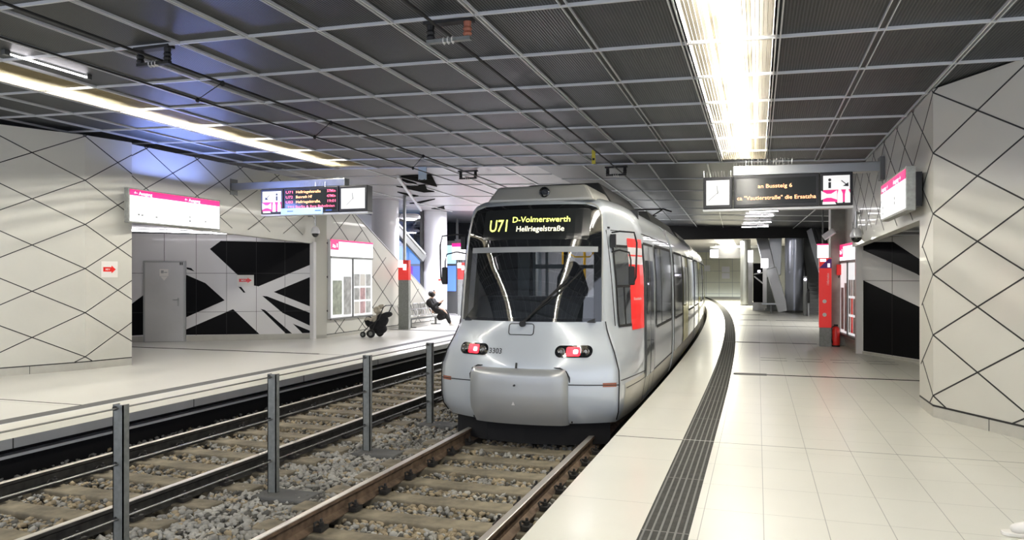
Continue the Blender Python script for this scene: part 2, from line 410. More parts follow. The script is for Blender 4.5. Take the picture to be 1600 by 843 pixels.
# light strips: reflector trough, fins, tubes
def light_strip(x0, x1, label):
    zc = CZ0((x0+x1)/2)
    t = thing('strip_light', label, 'ceiling light', ((x0+x1)/2, 5, zc))
    m = MB(); h = .20
    pr = [(x0+.01, 0), (x0+.01, h*.6), (x0+.2, h), (x1-.2, h), (x1-.01, h*.6), (x1-.01, 0)]
    m.grid([[(a, y, zc+b) for a, b in pr] for y in (-4, YE)])
    m.add([(a, YE, zc+b) for a, b in pr], [tuple(range(6))])
    m.build('reflector', 'trough', t)
    m = MB(); n = 22
    for i in range(n):
        x = x0+.03+(x1-x0-.06)*i/(n-1); m.box(x-.0022, x+.0022, -4, YE-.02, zc-.006, zc+.006)
    m.build('louvre', 'fin', t)
    xm = (x0+x1)/2
    for k, y in enumerate(GY[:-1]):
        m = MB()
        for dx in (-.05, .05):
            m.tube([(xm+dx+(.02 if k % 2 else -.02), y+.05+(.1 if dx > 0 else 0), zc+.14), (xm+dx+(.02 if k % 2 else -.02), y+1.1+(.1 if dx > 0 else 0), zc+.14)], .016, 6)
        m.build('light_tube', 'tube_light', t)
light_strip(-.64+.03, .17-.03, 'long warm white louvred light strip in the ceiling above the right platform')
light_strip(-8.94+.03, -7.92-.03, 'long warm white louvred light strip in the ceiling above the left platform')
for k, (y, xa, xb) in enumerate([(5.78, -7.54, -7.50), (3.9, -7.54, -7.5)]):
    t = thing('tube_light', ['bare white fluorescent tube under the mesh beside the left light strip', 'bare white fluorescent tube under the mesh at the left edge of the photo'][k], 'lamp', (-7.52, y, 3.86))
    m = MB(); m.tube([(-7.52, y, 3.86), (-7.52, y+.95, 3.86)], .010, 8); m.build('tube', 'far_tube', t)
    for yh in (y-.06, y+.95):
        m = MB(); m.box(-7.545, -7.495, yh, yh+.06, 3.84, 3.90); m.build('tube_holder', 'steel_dark', t)
for k, (x0, x1, y) in enumerate([(-.25, .6, 24.5), (-.4, .5, 26.3), (-.5, .48, 29.3), (-.62, .41, 31.8)]):
    m = MB(); m.tube([(x0, y, CZ0(0)-.06), (x1, y, CZ0(0)-.06)], .014, 8)
    lab = ['white tube lamp crosswise on the far ceiling, nearest of four', 'white tube lamp crosswise on the far ceiling, second nearest of four', 'white tube lamp crosswise on the far ceiling, third of four', 'white tube lamp crosswise on the far ceiling, farthest of four'][k]
    tag(m.build('tube_lamp', 'far_tube'), lab, 'lamp', 'tube lamps on the far ceiling')

# ------------------------------------------------------------------ walls
def wallfn(P, Q, inward):
    P = Vector((*P, 0)); Q = Vector((*Q, 0)); d = (Q-P).normalized(); n = Vector((0, 0, 1)).cross(d)*inward
    return lambda s_, z, t=0: tuple(P+d*s_+n*t+Vector((0, 0, z)))
def wall_len(P, Q): return math.dist(P, Q)
def grooves(mb, fn, s0, s1, z0, z1, node_s, hs, node_z, hz, mi=1, w=.015, clip=None):
    """diamond joint lines through the nodes, clipped to the wall's extent"""
    for sgn in (-1, 1):
        for k in range(-14, 30):
            # line: z = node_z + sgn*hz/hs*(s-node_s) + 2*hz*k
            f = lambda s_: node_z+sgn*hz/hs*(s_-node_s)+2*hz*k
            a, b = s0, s1
            g = sgn*hz/hs
            sa, sb = (z0-f(0))/g, (z1-f(0))/g
            a = max(a, min(sa, sb)); b = min(b, max(sa, sb))
            if b-a < .02: continue
            N = max(1, int((b-a)/hs*2))
            for i in range(N):
                u, v = a+(b-a)*i/N, a+(b-a)*(i+1)/N
                if clip and not (clip(u, f(u)) and clip(v, f(v))): continue
                d = Vector((v-u, f(v)-f(u))).normalized(); nx, nz = -d.y*w/2, d.x*w/2
                pts = [(u+nx, f(u)+nz), (v+nx, f(v)+nz), (v-nx, f(v)-nz), (u-nx, f(u)-nz)]
                mb.prism(pts, lambda p, q, t: fn(p, q, t), .0, .003, mi)
A0 = (-13.0, 5.06); A = (-11.385, 8.608); B = (-10.878, 9.721); C = (-10.68, 10.52); D = (-10.76, 16.45); G = (-10.60, 16.75)
def wallbox(mb, fn, s0, s1, z0, z1, th=.15, mi=0):
    mb.prism([(s0, z0), (s1, z0), (s1, z1), (s0, z1)], lambda p, q, t: fn(p, q, t), -th, 0, mi)
TOPL = 3.92
# left front segment
fA = wallfn(A0, B, -1); LA = wall_len(A0, B)
m = MB(); wallbox(m, fA, 0, LA, .07, TOPL); grooves(m, fA, 0, LA, .07, TOPL, LA, .784, .148, .3755)
m.build('wall_left_front', ['wall_cream', 'groove'], struct=True)
fB = wallfn(B, C, -1); LB = wall_len(B, C)
m = MB(); wallbox(m, fB, 0, LB, .07, TOPL); grooves(m, fB, 0, LB, .07, TOPL, 0, .566, .148, .3755)
m.prism([(0, .07), (.006, .07), (.006, TOPL), (0, TOPL)], lambda p, q, t: fB(p, q, t), 0, .001, 1) if False else None
m.build('wall_left_fold', ['wall_cream', 'groove'], struct=True)
m = MB(); wallbox(m, fA, 0, LA, ZL, .07, .13, 0); wallbox(m, fB, 0, LB, ZL, .07, .13, 0)
for s_ in (1.2, 2.4, 3.4, 4.3): m.prism([(s_, ZL), (s_+.008, ZL), (s_+.008, .06), (s_, .06)], lambda p, q, t: fA(p, q, t), -.01, .001, 1)
m.prism([(0, .055), (LA, .055), (LA, .072), (0, .072)], lambda p, q, t: fA(p, q, t), -.01, .002, 1)
m.prism([(0, .055), (LB, .055), (LB, .072), (0, .072)], lambda p, q, t: fB(p, q, t), -.01, .002, 1)
m.build('baseboard_left_front', ['wall_plinth', 'groove'], struct=True)
# overhanging wall above recess
fC = wallfn(C, D, -1); LC = wall_len(C, D)
m = MB(); m.prism([(0, 2.50), (LC, 2.36), (LC, TOPL+.02), (0, TOPL-.03)], lambda p, q, t: fC(p, q, t), -.15, 0)
grooves(m, fC, 0, LC, 2.36, TOPL, .334, .665, 3.868, .3645, clip=lambda a, b: b > 2.5-.0235*a)
m.build('wall_left_upper', ['wall_cream', 'groove'], struct=True)
# wall with the information case, cut off along the stair diagonal
fG = wallfn(D, G, -1)
m = MB(); wallbox(m, fG, 0, wall_len(D, G), .02, 3.95)
fS = wallfn((-10.60, 16.75), (-10.60, 30), -1)
m.prism([(0, .02), (8.2, .02), (5.95, 1.08), (1.7, 3.1), (0, 3.95)], lambda p, q, t: fS(p, q, t), -.15, 0)
diag = lambda a, b: b < 3.93-.482*a and a < 8
grooves(m, fS, 0, 8.2, .02, 3.95, .62, .60, .19, .44, w=.022, clip=diag)
m.build('wall_left_stair_side', ['wall_cream', 'groove'], struct=True)
m = MB(); m.bar((-10.68, 16.75, 3.97), (-10.68, 24.9, .04), .17, .02); m.build('trim_stair_edge', 'bar_alu', struct=True)
m = MB(); wallbox(m, fG, 0, .34, ZL, .02, .13); wallbox(m, fS, 0, 8.3, ZL, .02, .13)
m.prism([(0, .01), (8.2, .01), (8.2, .028), (0, .028)], lambda p, q, t: fS(p, q, t), -.01, .003, 1)
m.build('baseboard_left_stair_side', ['wall_plinth', 'groove'], struct=True)
# recess: returns, back wall with black and white artwork, low ceiling
P, Q = (-14.15, 14.31), (-10.76, 16.45)
fR = wallfn((P[0]-.85*3.388/4.01*1.0, P[1]-.85*2.14/4.01), Q, -1)
off = .85
LR = wall_len((P[0]-.718, P[1]-.4536), Q)
m = MB(); wallbox(m, fR, -.6, LR, .07, 2.62, .12, 0)
ART_L = [[(1.495, 2.203), (1.751, 2.407), (3.918, 2.377), (3.918, 1.831), (2.635, 1.272), (2.514, 1.3), (2.128, 1.576)], [(0.948, 1.564), (1.393, 1.358), (1.839, 0.929), (0.948, 0.519)], [(-0.6, 0.6), (-0.251, 0.881), (-0.006, 1.077), (-0.006, 0.104), (-0.6, 0.075)], [(0.948, 0.221), (2.035, 0.708), (2.661, 0.074), (0.948, 0.086)], [(3.005, 1.132), (3.918, 1.522), (3.918, 0.745)], [(2.73, 1.034), (2.846, 1.022), (3.918, 0.582), (3.918, 0.25), (3.218, 0.601)], [(2.688, 0.707), (2.793, 0.678), (3.448, 0.076), (3.298, 0.076)], [(3.469, 0.324), (3.918, 0.126), (3.918, 0.08), (3.701, 0.08)], [(2.165, 1.263), (2.227, 1.262), (2.331, 1.119), (2.284, 1.119)], [(0.963, 1.748), (1.064, 1.727), (1.14, 1.646), (0.963, 1.705)]]
for poly in ART_L: m.prism(poly, lambda p, q, t: fR(p+off, q, t), .0, .004, 1)
for s_ in (0.448, 1.175, 1.88, 2.583, 3.271): m.prism([(s_, .07), (s_+.008, .07), (s_+.008, 2.6), (s_, 2.6)], lambda p, q, t: fR(p+off, q, t), .001, .005, 2)
for z_ in (1.597, .641): m.prism([(-.8, z_), (4, z_), (4, z_+.008), (-.8, z_+.008)], lambda p, q, t: fR(p+off, q, t), .001, .005, 2)
m.build('wall_recess_left', ['art_white', 'art_black', 'groove'], struct=True)
m = MB(); wallbox(m, fR, -.6, LR, ZL, .07, .1); m.build('baseboard_recess_left', 'wall_plinth', struct=True)
m = MB(); m.add([(-10.7, 10.5, 2.56), (-15.6, 10.5, 2.56), (-15.6, 14.4, 2.56), (-10.76, 16.5, 2.56)], [(0, 1, 2, 3)])
m.box(-10.83, -10.72, 16.33, 16.45, ZL, 2.4, 1); m.build('ceiling_recess_left', ['far_dark', 'art_white'], struct=True)
m = MB(); m.box(-15.7, -15.5, 10.4, 14, ZL, 2.6); m.box(-15.6, -10.85, 10.38, 10.5, ZL, 2.6); m.build('wall_recess_return_left', 'art_white', struct=True)
m = MB(); m.tube([(-13.2, 12.3, 2.52), (-11.3, 14.6, 2.52)], .02, 8); tag(m.build('tube_lamp', 'far_tube'), 'white tube lamp in the low ceiling of the recess above the steel door', 'lamp')
# right wall
R2 = (3.6, 5.60); R0 = (2.332, 7.988); R1 = (1.79, 9.0); R3 = (1.78, 9.70); TOPR = 3.52
fD = wallfn(R2, R1, 1); LD = wall_len(R2, R1)
m = MB(); wallbox(m, fD, 0, LD, .13, TOPR); grooves(m, fD, 0, LD, .13, TOPR, LD, .607, .23, .3255, w=.015)
m.build('wall_right_front', ['wall_cream', 'groove'], struct=True)
fE = wallfn(R1, (1.78, 16.2), 1)
m = MB(); m.prism([(0, .13), (.70, .13), (.70, 2.165), (7.1, 2.1), (7.1, TOPR), (0, TOPR)], lambda p, q, t: fE(p, q, t), -.15, 0)
grooves(m, fE, 0, 7.1, .13, TOPR, 0, .535, .23, .3255, w=.015, clip=lambda a, b: a < .70 or b > 2.17)
m.build('wall_right_side', ['wall_cream', 'groove'], struct=True)
m = MB(); wallbox(m, fD, 0, LD, 0, .13, .13); wallbox(m, fE, 0, .69, 0, .13, .13)
for f_, l_ in ((fD, LD), (fE, .69)): m.prism([(0, .115), (l_, .115), (l_, .135), (0, .135)], lambda p, q, t: f_(p, q, t), -.01, .003, 1)
for s_ in (.6, 1.4, 2.3, 3.1): m.prism([(s_, 0), (s_+.006, 0), (s_+.006, .12), (s_, .12)], lambda p, q, t: fD(p, q, t), -.01, .002, 1)
m.build('baseboard_right', ['wall_plinth', 'groove'], struct=True)
RA, RB = (2.666+1.45, 14.66-2.76), (1.94, 16.04)
fF = wallfn(RA, RB, 1); LF = wall_len(RA, RB); o2 = wall_len(RA, (2.666, 14.66))
m = MB(); wallbox(m, fF, 0, LF, .05, 2.35, .1)
for poly in [[(1.50, 2.191), (0.617, 2.151), (0.011, 1.853), (-1.0, 1.40), (-1.0, 1.1), (0.011, 1.563), (1.50, 2.03)], [(1.50, 1.44), (0.011, 1.004), (-1.2, .65), (-1.2, .06), (1.50, .06)]]:
    m.prism(poly, lambda p, q, t: fF(p+o2, q, t), 0, .004, 1)
for s_ in (.649, -.5): m.prism([(s_, .05), (s_+.008, .05), (s_+.008, 2.3), (s_, 2.3)], lambda p, q, t: fF(p+o2, q, t), .001, .005, 2)
m.prism([(-2, 1.433), (1.5, 1.433), (1.5, 1.441), (-2, 1.441)], lambda p, q, t: fF(p+o2, q, t), .001, .005, 2)
m.build('wall_recess_right', ['art_white', 'art_black', 'groove'], struct=True)
m = MB(); wallbox(m, fF, 0, LF, 0, .05, .09); m.build('baseboard_recess_right', 'wall_plinth', struct=True)
m = MB(); m.add([(1.86, 9.7, 2.25), (5, 9.7, 2.25), (5, 12, 2.25), (1.86, 16.3, 2.25)], [(0, 1, 2, 3)], 0)
for k in range(4): m.bar((1.9, 10.8+k*1.2, 2.235), (4.5, 10.8+k*1.2, 2.235), .04, .02, 1)
m.build('ceiling_recess_right', ['far_dark', 'bar_alu'], struct=True)
m = MB(); m.box(4.4, 4.5, 9.6, 12.5, 0, 2.3); m.box(1.93, 4.4, 9.55, 9.69, 0, 2.3); m.build('wall_recess_return_right', 'art_white', struct=True)
m = MB(); m.box(1.84, 1.96, 16.02, 16.2, 0, 2.2); m.build('trim_corner_right', 'art_white', struct=True)
S0, S1 = (1.95, 16.2), (1.74, 18.4)
fH = wallfn(S0, S1, 1)
m = MB(); wallbox(m, fH, 0, 2.2, .12, 3.6, .12); m.build('wall_right_showcase', 'wall_cream', struct=True)
m = MB(); wallbox(m, fH, 0, 2.2, 0, .12, .1); m.build('baseboard_right_showcase', 'wall_plinth', struct=True)
# far shells
m = MB(); m.box(-16.4, -.55, 61, 61.3, -.6, 3.6); m.build('wall_far_end', 'far_tiles', struct=True)
m = MB(); m.box(-.55, 9, 50, 50.3, -.1, 4.4); m.build('wall_far_right', 'steel_dark', struct=True)
m = MB(); m.box(5.0, 5.2, 12, 61, -.1, 5.2); m.build('wall_right_far', 'steel_dark', struct=True)
m = MB(); m.box(-16.4, -16.2, -4, 62, -.6, 5); m.build('wall_left_far', 'art_white', struct=True)
m = MB(); m.box(-16.3, -8.6, 36, 36.2, -.2, 4.5); m.build('wall_left_end', 'column_white', struct=True)
m = MB(); m.box(-16.4, 9, -4, 62, 5.2, 5.3); m.box(-16.4, 9, -4.1, -4, 4.2, 5.3); m.build('ceiling_void', 'void_dark', struct=True)
#PART2

# ------------------------------------------------------------------ added ceiling lamps that brighten the far parts of the station
def fill_lamp(x, y, lx, ly, z, power, label, col=(1, .97, .93)):
    t = thing('fill_lamp', label, 'ceiling light', (x, y, z))
    m = MB(); m.box(x-lx/2-.04, x+lx/2+.04, y-ly/2-.04, y+ly/2+.04, z-.03, z); m.build('housing', 'bar_alu', t, bev=.006)
    m = MB(); m.box(x-lx/2, x+lx/2, y-ly/2, y+ly/2, z-.045, z-.031); m.build('diffuser', 'clock_white', t)
    d = bpy.data.lights.new('lamp_light', 'AREA'); d.shape = 'RECTANGLE'; d.size = lx; d.size_y = ly; d.energy = power; d.color = col
    o = bpy.data.objects.new('lamp_light', d); COL.objects.link(o); o.parent = t; o.location = (0, 0, -.055)
fill_lamp(-5.1, 21.5, .9, 5, CZ0(-5.1), 260, 'added flat fill lamp above the space between the tracks, nearer of the two')
fill_lamp(-5.0, 29, .9, 5, CZ0(-5), 300, 'added flat fill lamp above the space between the tracks, farther of the two')
fill_lamp(-9.2, 27, .8, 3, CZ0(-9.2), 560, 'added flat fill lamp above the waiting bench on the left platform', (.90, .88, 1))
fill_lamp(-1.7, 44, .9, 8, 3.5, 1100, 'added flat fill lamp over the far platform before the tiled end wall', (1, .96, .80))
fill_lamp(3.2, 25, .9, 4, CZ0(3.2), 160, 'added flat fill lamp behind the concrete column on the right platform')

# ------------------------------------------------------------------ rails, sleepers, ballast
def rail(c, s_, label, top, side):
    t = thing('rail', label, 'rail', (trk(s_*.7525, 5, 0, c)[0], 5, -.56))
    z = -.32; x = s_*.7525
    web = [(x-.065, z-.15), (x-.065, z-.14), (x-.012, z-.115), (x-.012, z-.045), (x-.034, z-.03), (x-.034, z-.004), (x+.034, z-.004), (x+.034, z-.03), (x+.012, z-.045), (x+.012, z-.115), (x+.065, z-.14), (x+.065, z-.15)]
    m = MB(); ribbon(m, c, web, closed=True); m.build('rail_body', side, t)
    m = MB(); ribbon(m, c, [(x-.031, z-.004), (x-.024, z), (x+.024, z), (x+.031, z-.004)]); m.build('running_surface', top, t)
rail(RT, -1, 'rusty steel rail of the tram track, the one nearer the fence', 'rail_top', 'rail_side')
rail(RT, 1, 'rusty steel rail of the tram track, right beside the platform edge', 'rail_top', 'rail_side')
rail(LT, 1, 'dark steel rail of the empty track, right behind the fence', 'rail_top', 'rail_grey')
rail(LT, -1, 'dark steel rail of the empty track, below the left platform', 'rail_top', 'rail_grey')
def sleeper_proto(c, y, label, group, side):
    z = -.452
    x, yy, _ = trk(0, y, 0, c)
    t = thing('sleeper', label, 'sleeper', (x, yy, -.56), group)
    m = MB(); m.prism([(-1.2, -.12), (1.2, -.12), (1.2, .0), (.35, -.02), (-.35, -.02), (-1.2, 0)], lambda a, b, q: (x+a, yy+q, z+b), -.11, .11)
    m.build('beam', 'sleeper_conc', t, bev=.012)
    for s_ in (-1, 1):
        for k in (-1, 1):
            m = MB(); xc = x+s_*.7525+k*.115
            m.box(xc-.035, xc+.035, yy-.055, yy+.055, z, z+.03); m.lathe((xc, yy, z+.03), [(.022, 0), (.022, .03), (.012, .032), (.012, .055)], 6)
            m.tube([(xc-k*.03, yy-.05, z+.03), (xc-k*.05, yy-.02, z+.05), (xc-k*.05, yy+.02, z+.05), (xc-k*.03, yy+.05, z+.03)], .010, 5)
            m.build('rail_clip', 'clip_black', t)
    return t
pr = sleeper_proto(RT, 3.95, 'brown concrete sleeper under the two rails of the tram track', 'sleepers of the tram track', 0)
for k in range(1, 9):
    y = 3.95+.52*k; p_ = trk(0, y, 0, RT); copy_tree(pr, (p_[0], p_[1], -.56))
pl = sleeper_proto(LT, 3.65, 'brown concrete sleeper under the two rails of the empty left track', 'sleepers of the left track', 0)
for k in range(1, 24):
    y = 3.65+.54*k; p_ = trk(0, y, 0, LT); c_ = copy_tree(pl, (p_[0], p_[1], -.56))

def ballast():
    """many angular stones in one object"""
    base = []
    ph = (1+5**.5)/2
    for a in (-1, 1):
        for b in (-ph, ph): base += [(0, a, b), (a, b, 0), (b, 0, a)]
    base = np.array(base); base /= np.linalg.norm(base[0])
    import itertools
    # icosahedron faces by distance
    F = []
    e = min(np.linalg.norm(base[0]-base[i]) for i in range(1, 12))
    for i, j, k in itertools.combinations(range(12), 3):
        if all(abs(np.linalg.norm(base[p]-base[q])-e) < 1e-3 for p, q in ((i, j), (j, k), (i, k))):
            n = np.cross(base[j]-base[i], base[k]-base[i])
            F.append((i, j, k) if n.dot(base[i]) > 0 else (i, k, j))
    F = np.array(F)
    V = []; MI = []
    def scatter(x0, x1, y0, y1, n, z, sz, track):
        for _ in range(n):
            y = y0+(y1-y0)*rng.random()**1.25; x = x0+(x1-x0)*rng.random()
            h = z
            if track:
                ph_ = ((y-track[1])/track[2]) % 1.0
                d = min(ph_, 1-ph_)*track[2]
                if d < .11 and abs(x-track[0]+shift(y)) < 1.18: continue
                if abs(abs(x-track[0])-.7525) < .085: continue
            r = sz*(.55+.75*rng.random())
            q = base*np.array([1, .75+.3*rng.random(), .6+.3*rng.random()])*(1+.22*rng.standard_normal((12, 1)))
            th = rng.random()*6.28; ph2 = (rng.random()-.5)*1.8
            R = np.array([[math.cos(th), -math.sin(th), 0], [math.sin(th), math.cos(th), 0], [0, 0, 1]])@np.array([[1, 0, 0], [0, math.cos(ph2), -math.sin(ph2)], [0, math.sin(ph2), math.cos(ph2)]])
            V.append(q@R.T*r+np.array([x-shift(y), y, h+rng.random()*.03])); u = rng.random()
            MI.append(2 if u < .18 else (1 if u < .18+(.45 if track else .12) else 0))
    scatter(-4.75, -3.36, 3.4, 10.5, 8800, -.51, .030, None)
    scatter(-3.22, -1.9, 3.4, 9.2, 6600, -.525, .027, (RT, 3.95, .52))
    scatter(-1.78, -1.2, 3.4, 8.5, 1800, -.53, .026, None)
    scatter(-6.3, -4.95, 3.4, 16, 9000, -.525, .028, (LT, 3.65, .54))
    scatter(-7.2, -6.4, 3.4, 13, 1500, -.54, .026, None)
    V = np.concatenate(V); n = len(MI)
    faces = (F[None]+12*np.arange(n)[:, None, None]).reshape(-1, 3)
    me = bpy.data.meshes.new('ballast')
    me.vertices.add(len(V)); me.vertices.foreach_set('co', V.ravel())
    me.loops.add(faces.size); me.loops.foreach_set('vertex_index', faces.ravel())
    me.polygons.add(len(faces)); me.polygons.foreach_set('loop_start', np.arange(0, faces.size, 3)); me.polygons.foreach_set('loop_total', np.full(len(faces), 3))
    for k in ('stone', 'stone_rust', 'stone_dark'): me.materials.append(M[k])
    me.polygons.foreach_set('material_index', np.repeat(MI, 20))
    me.update(); me.validate()
    o = bpy.data.objects.new('track_ballast', me); COL.objects.link(o); o['kind'] = 'stuff'
    tag(o, 'loose grey and brown crushed stones between and beside the rails', 'gravel')
ballast()

# ------------------------------------------------------------------ fence between the tracks
fy = [4.02, 5.73, 7.45, 9.14, 10.85, 12.55, 14.25, 15.95]
flab = ['grey steel fence post nearest the camera, at the bottom edge of the photo', 'grey steel fence post standing second from the camera between the tracks', 'grey steel fence post standing third from the camera between the tracks', 'dark grey fence post fourth from the camera, just left of the tram nose']
for k, y in enumerate(fy):
    x = -4.2-shift(y)
    t = thing('fence_post', flab[k] if k < 4 else 'grey steel fence post farther back beside the flank of the tram', 'post', (x, y, -.56), 'posts of the wire fence')
    m = MB()
    m.box(x-.045, x+.045, y-.004, y+.004, -.5, .62); m.box(x+.037, x+.045, y-.004, y+.05, -.5, .62); m.box(x-.045, x-.037, y-.004, y+.05, -.5, .62)
    m.build('channel', 'post_grey', t)
    m = MB(); m.box(x-.12, x+.42, y-.15, y+.15, -.56, -.455); m.build('footing', 'concrete', t, bev=.02)
    for z in (.595, .21, -.17):
        m = MB(); m.lathe((x-.02, y-.012, z), [(.016, -.006), (.016, .006), (.008, .008)], 8, axis='y'); m.build('bolt', 'black_matte', t)
for z, l_ in ((.595, 'topmost wire of the fence between the two tracks'), (.21, 'middle wire of the fence between the two tracks'), (-.17, 'lowest wire of the fence between the two tracks')):
    m = MB(); m.tube([(-4.2-shift(y), y+.012, z) for y in [0, 2]+fy], .0065, 6)
    tag(m.build('fence_wire', 'cable', smooth=True), l_, 'wire', 'fence wires')

# ------------------------------------------------------------------ overhead wires
def wire(x, z, r, name, label, y1=40, dx=0):
    m = MB(); m.tube([(x-shift(y)+dx*y, y, z) for y in [-3, 2, 6, 9]+[9+3*i for i in range(1, 8)]], r, 6)
    tag(m.build(name, 'black_matte', smooth=True), label, 'wire')
wire(LT, 3.655, .013, 'overhead_wire', 'thick black overhead wire under the ceiling above the left track')
wire(LT-.03, 3.39, .009, 'contact_wire', 'thin black contact wire hanging lowest above the left track')
wire(RT, 3.62, .013, 'overhead_wire', 'thin dark overhead wire leading down the ceiling to the tram roof')
for y in (9.0, 6.8, 12):
    m = MB(); m.tube([(LT, y, 3.655), (LT-.03, y-.35, 3.39)], .005, 5); m.lathe((LT, y, 3.635), [(.012, -.02), (.03, 0), (.03, .02), (.012, .04)], 8)
    m.lathe((LT-.03, y-.35, 3.38), [(.01, -.02), (.025, 0), (.01, .03)], 8)
    tag(m.build('wire_dropper', 'black_matte'), {9.0: 'short black dropper tying the two wires over the left track, middle one', 6.8: 'short black dropper tying the two wires over the left track, nearest one', 12: 'short black dropper tying the two wires over the left track, farthest one'}[y], 'dropper', 'wire droppers')
def insulator(x, y, label, kind):
    zc = CZ0(x)
    t = thing('wire_insulator', label, 'insulator', (x, y, zc))
    m = MB(); m.box(x-.22, x+.22, y-.05, y+.05, zc-.05, zc-.02); m.build('bracket', 'black_matte', t, bev=.004)
    for s_ in (-1, 1):
        m = MB(); m.lathe((x+s_*.17, y, zc-.17), [(.03, 0), (.04, .02), (.03, .04), (.04, .06), (.03, .08), (.035, .12)], 10); m.build('support_stub', 'insul_red' if kind and s_ > 0 else 'black_matte', t)
    m = MB(); m.bar((x-.2, y, zc-.19), (x+.2, y, zc-.19), .05, .03); m.build('cross_arm', 'post_grey' if kind else 'black_matte', t)
    m = MB()
    pf = []
    for q in range(3): pf += [(.014, q*.04-.06), (.035, q*.04-.045), (.014, q*.04-.03)]
    m.lathe((x, y, zc-.19), pf, 12, axis='x'); m.build('porcelain', 'porcelain', t, smooth=True)
insulator(-5.75, 5.94, 'black wire insulator with white discs on the ceiling near the top left corner', 0)
insulator(-2.5, 5.84, 'wire insulator with white discs and a red stub at the top of the photo', 1)
insulator(-2.66, 14.6, 'small black wire insulator on the ceiling above the tram roof', 0)
insulator(-5.97, 15.0, 'small black wire insulator on the ceiling left of the tram', 0)
m = MB(); m.box(-6.68, -6.5, 14.0, 14.03, 3.52, 3.78); m.box(-6.66, -6.64, 13.99, 14.0, 3.50, 3.53, 1); m.box(-6.55, -6.53, 13.99, 14.0, 3.50, 3.53, 1)
tag(m.build('ceiling_plate', ['tag_blue', 'black_matte']), 'small pale blue plate hanging from the ceiling over the left track', 'plate')
m = MB(); m.box(-2.72, -2.66, 12.6, 12.62, CZ0(-2.7)-.26, CZ0(-2.7)-.02); m.box(-2.71, -2.67, 12.597, 12.60, CZ0(-2.7)-.2, CZ0(-2.7)-.16, 1)
tag(m.build('ceiling_tag', ['tag_yellow', 'black_matte']), 'small yellow tag hanging from the ceiling above the tram', 'tag')

# ------------------------------------------------------------------ the tram
ZT = [-.16, -.10, -.02, .08, .2, .32, .45, .56, .65, .8, .95, 1.03, 1.2, 1.5, 1.82, 2.0, 2.15, 2.25, 2.33, 2.39, 2.44, 2.48, 2.51, 2.53]
def I(z, xs, ys): return float(np.interp(z, xs, ys))
def side(z): return I(z, [-.16, -.05, .2, .45, 1.5, 2.0, 2.2, 2.35, 2.42, 2.48, 2.53], [1.10, 1.15, 1.19, 1.2, 1.19, 1.155, 1.10, 1.0, .92, .78, .3])
def wf(z): return I(z, [-.16, -.02, .2, .45, .65, .8, .95, 1.5, 2.0, 2.33, 2.42, 2.48, 2.53], [1.02, 1.07, 1.09, 1.08, 1.02, .955, .90, .885, .87, .835, .78, .66, .25])
def yf(z): return I(z, [-.16, -.05, .08, .45, .65, .8, .95, 1.5, 2.0, 2.33, 2.42, 2.48, 2.53], [8.13, 8.03, 7.99, 8.0, 8.06, 8.13, 8.18, 8.27, 8.38, 8.49, 8.60, 8.80, 9.2])
def bow(z): return I(z, [-.16, .45, .95, 2.33, 2.53], [.34, .34, .30, .24, .12])
def fy_(x, z):
    t = min(1, abs(x)/wf(z)); return yf(z)+bow(z)*t**2.3
def sx_(y, z):
    yc = yf(z)+bow(z); q = max(0, min(1, (y-yc)/(9.75-yc)))
    return wf(z)+(side(z)-wf(z))*(1-(1-q)**1.8)
TR = lambda x, y, z: trk(x, y, z, RT)
tram = thing('tram', 'silver tram with dark windscreen and line display standing at the platform', 'tram', (RT, 8.4, -.32))
NT = 28
ts = [math.sin(math.pi/2*k/(NT/2)) for k in range(-NT//2, NT//2+1)]
ts = [(-1)**(k < 0)*abs(k/(NT/2))**.85 for k in range(-NT//2, NT//2+1)]
rows = []
for z in ZT:
    L = [(-sx_(y, z), y) for y in [9.75, 9.55, 9.35, 9.15, 8.95, 8.8]]
    yc = yf(z)+bow(z)
    qs = [1, .8, .6, .42, .27, .15, .06]
    L = [(-sx_(yc+(9.75-yc)*q, z), yc+(9.75-yc)*q) for q in qs]
    Fr = [(wf(z)*t, fy_(wf(z)*t, z)) for t in ts]
    R = [(sx_(yc+(9.75-yc)*q, z), yc+(9.75-yc)*q) for q in reversed(qs)]
    rows.append([TR(x, y, z) for x, y in L+Fr+R])
nL = 7
zi0, zi1 = ZT.index(1.03), ZT.index(1.82)
m = MB(); m.grid(rows, skip=lambda i, j: zi0 <= i < zi1 and nL+2 <= j < nL+NT-2)
m.build('nose_shell', 'silver', tram, smooth=True, angle=50)
# body sections: (y0, y1)
SEC = [(9.75, 12.95), (13.25, 18.9), (19.2, 24.6), (24.9, 30.4), (30.7, 38.0)]
def section(y0, y1, name):
    m = MB(); n = max(2, int((y1-y0)/.5))
    prof = [(-side(z), z) for z in ZT]+[(side(z), z) for z in reversed(ZT)]
    g = [[TR(a, y0+(y1-y0)*i/n, z) for a, z in prof] for i in range(n+1)]
    m.grid(g)
    if name != 'cab': m.add(g[0], [tuple(range(len(prof)))])
    m.add(g[-1], [tuple(range(len(prof)))])
    return m.build('body_section', 'silver', tram, smooth=True, angle=40)
for k, (a, b) in enumerate(SEC): section(a, b, 'cab' if k == 0 else 'car')
for k in range(4):
    a, b = SEC[k][1], SEC[k+1][0]
    m = MB()
    nn = 6
    for i in range(nn):
        yy0 = a+(b-a)*i/nn; yy1 = a+(b-a)*(i+1)/nn; s_ = .96 if i % 2 else .92
        prof = [(-side(z)*s_, z*.985) for z in ZT]+[(side(z)*s_, z*.985) for z in reversed(ZT)]
        m.grid([[TR(p, y, q) for p, q in prof] for y in (yy0, yy1)])
    m.build('gangway_bellows', 'rubber', tram)
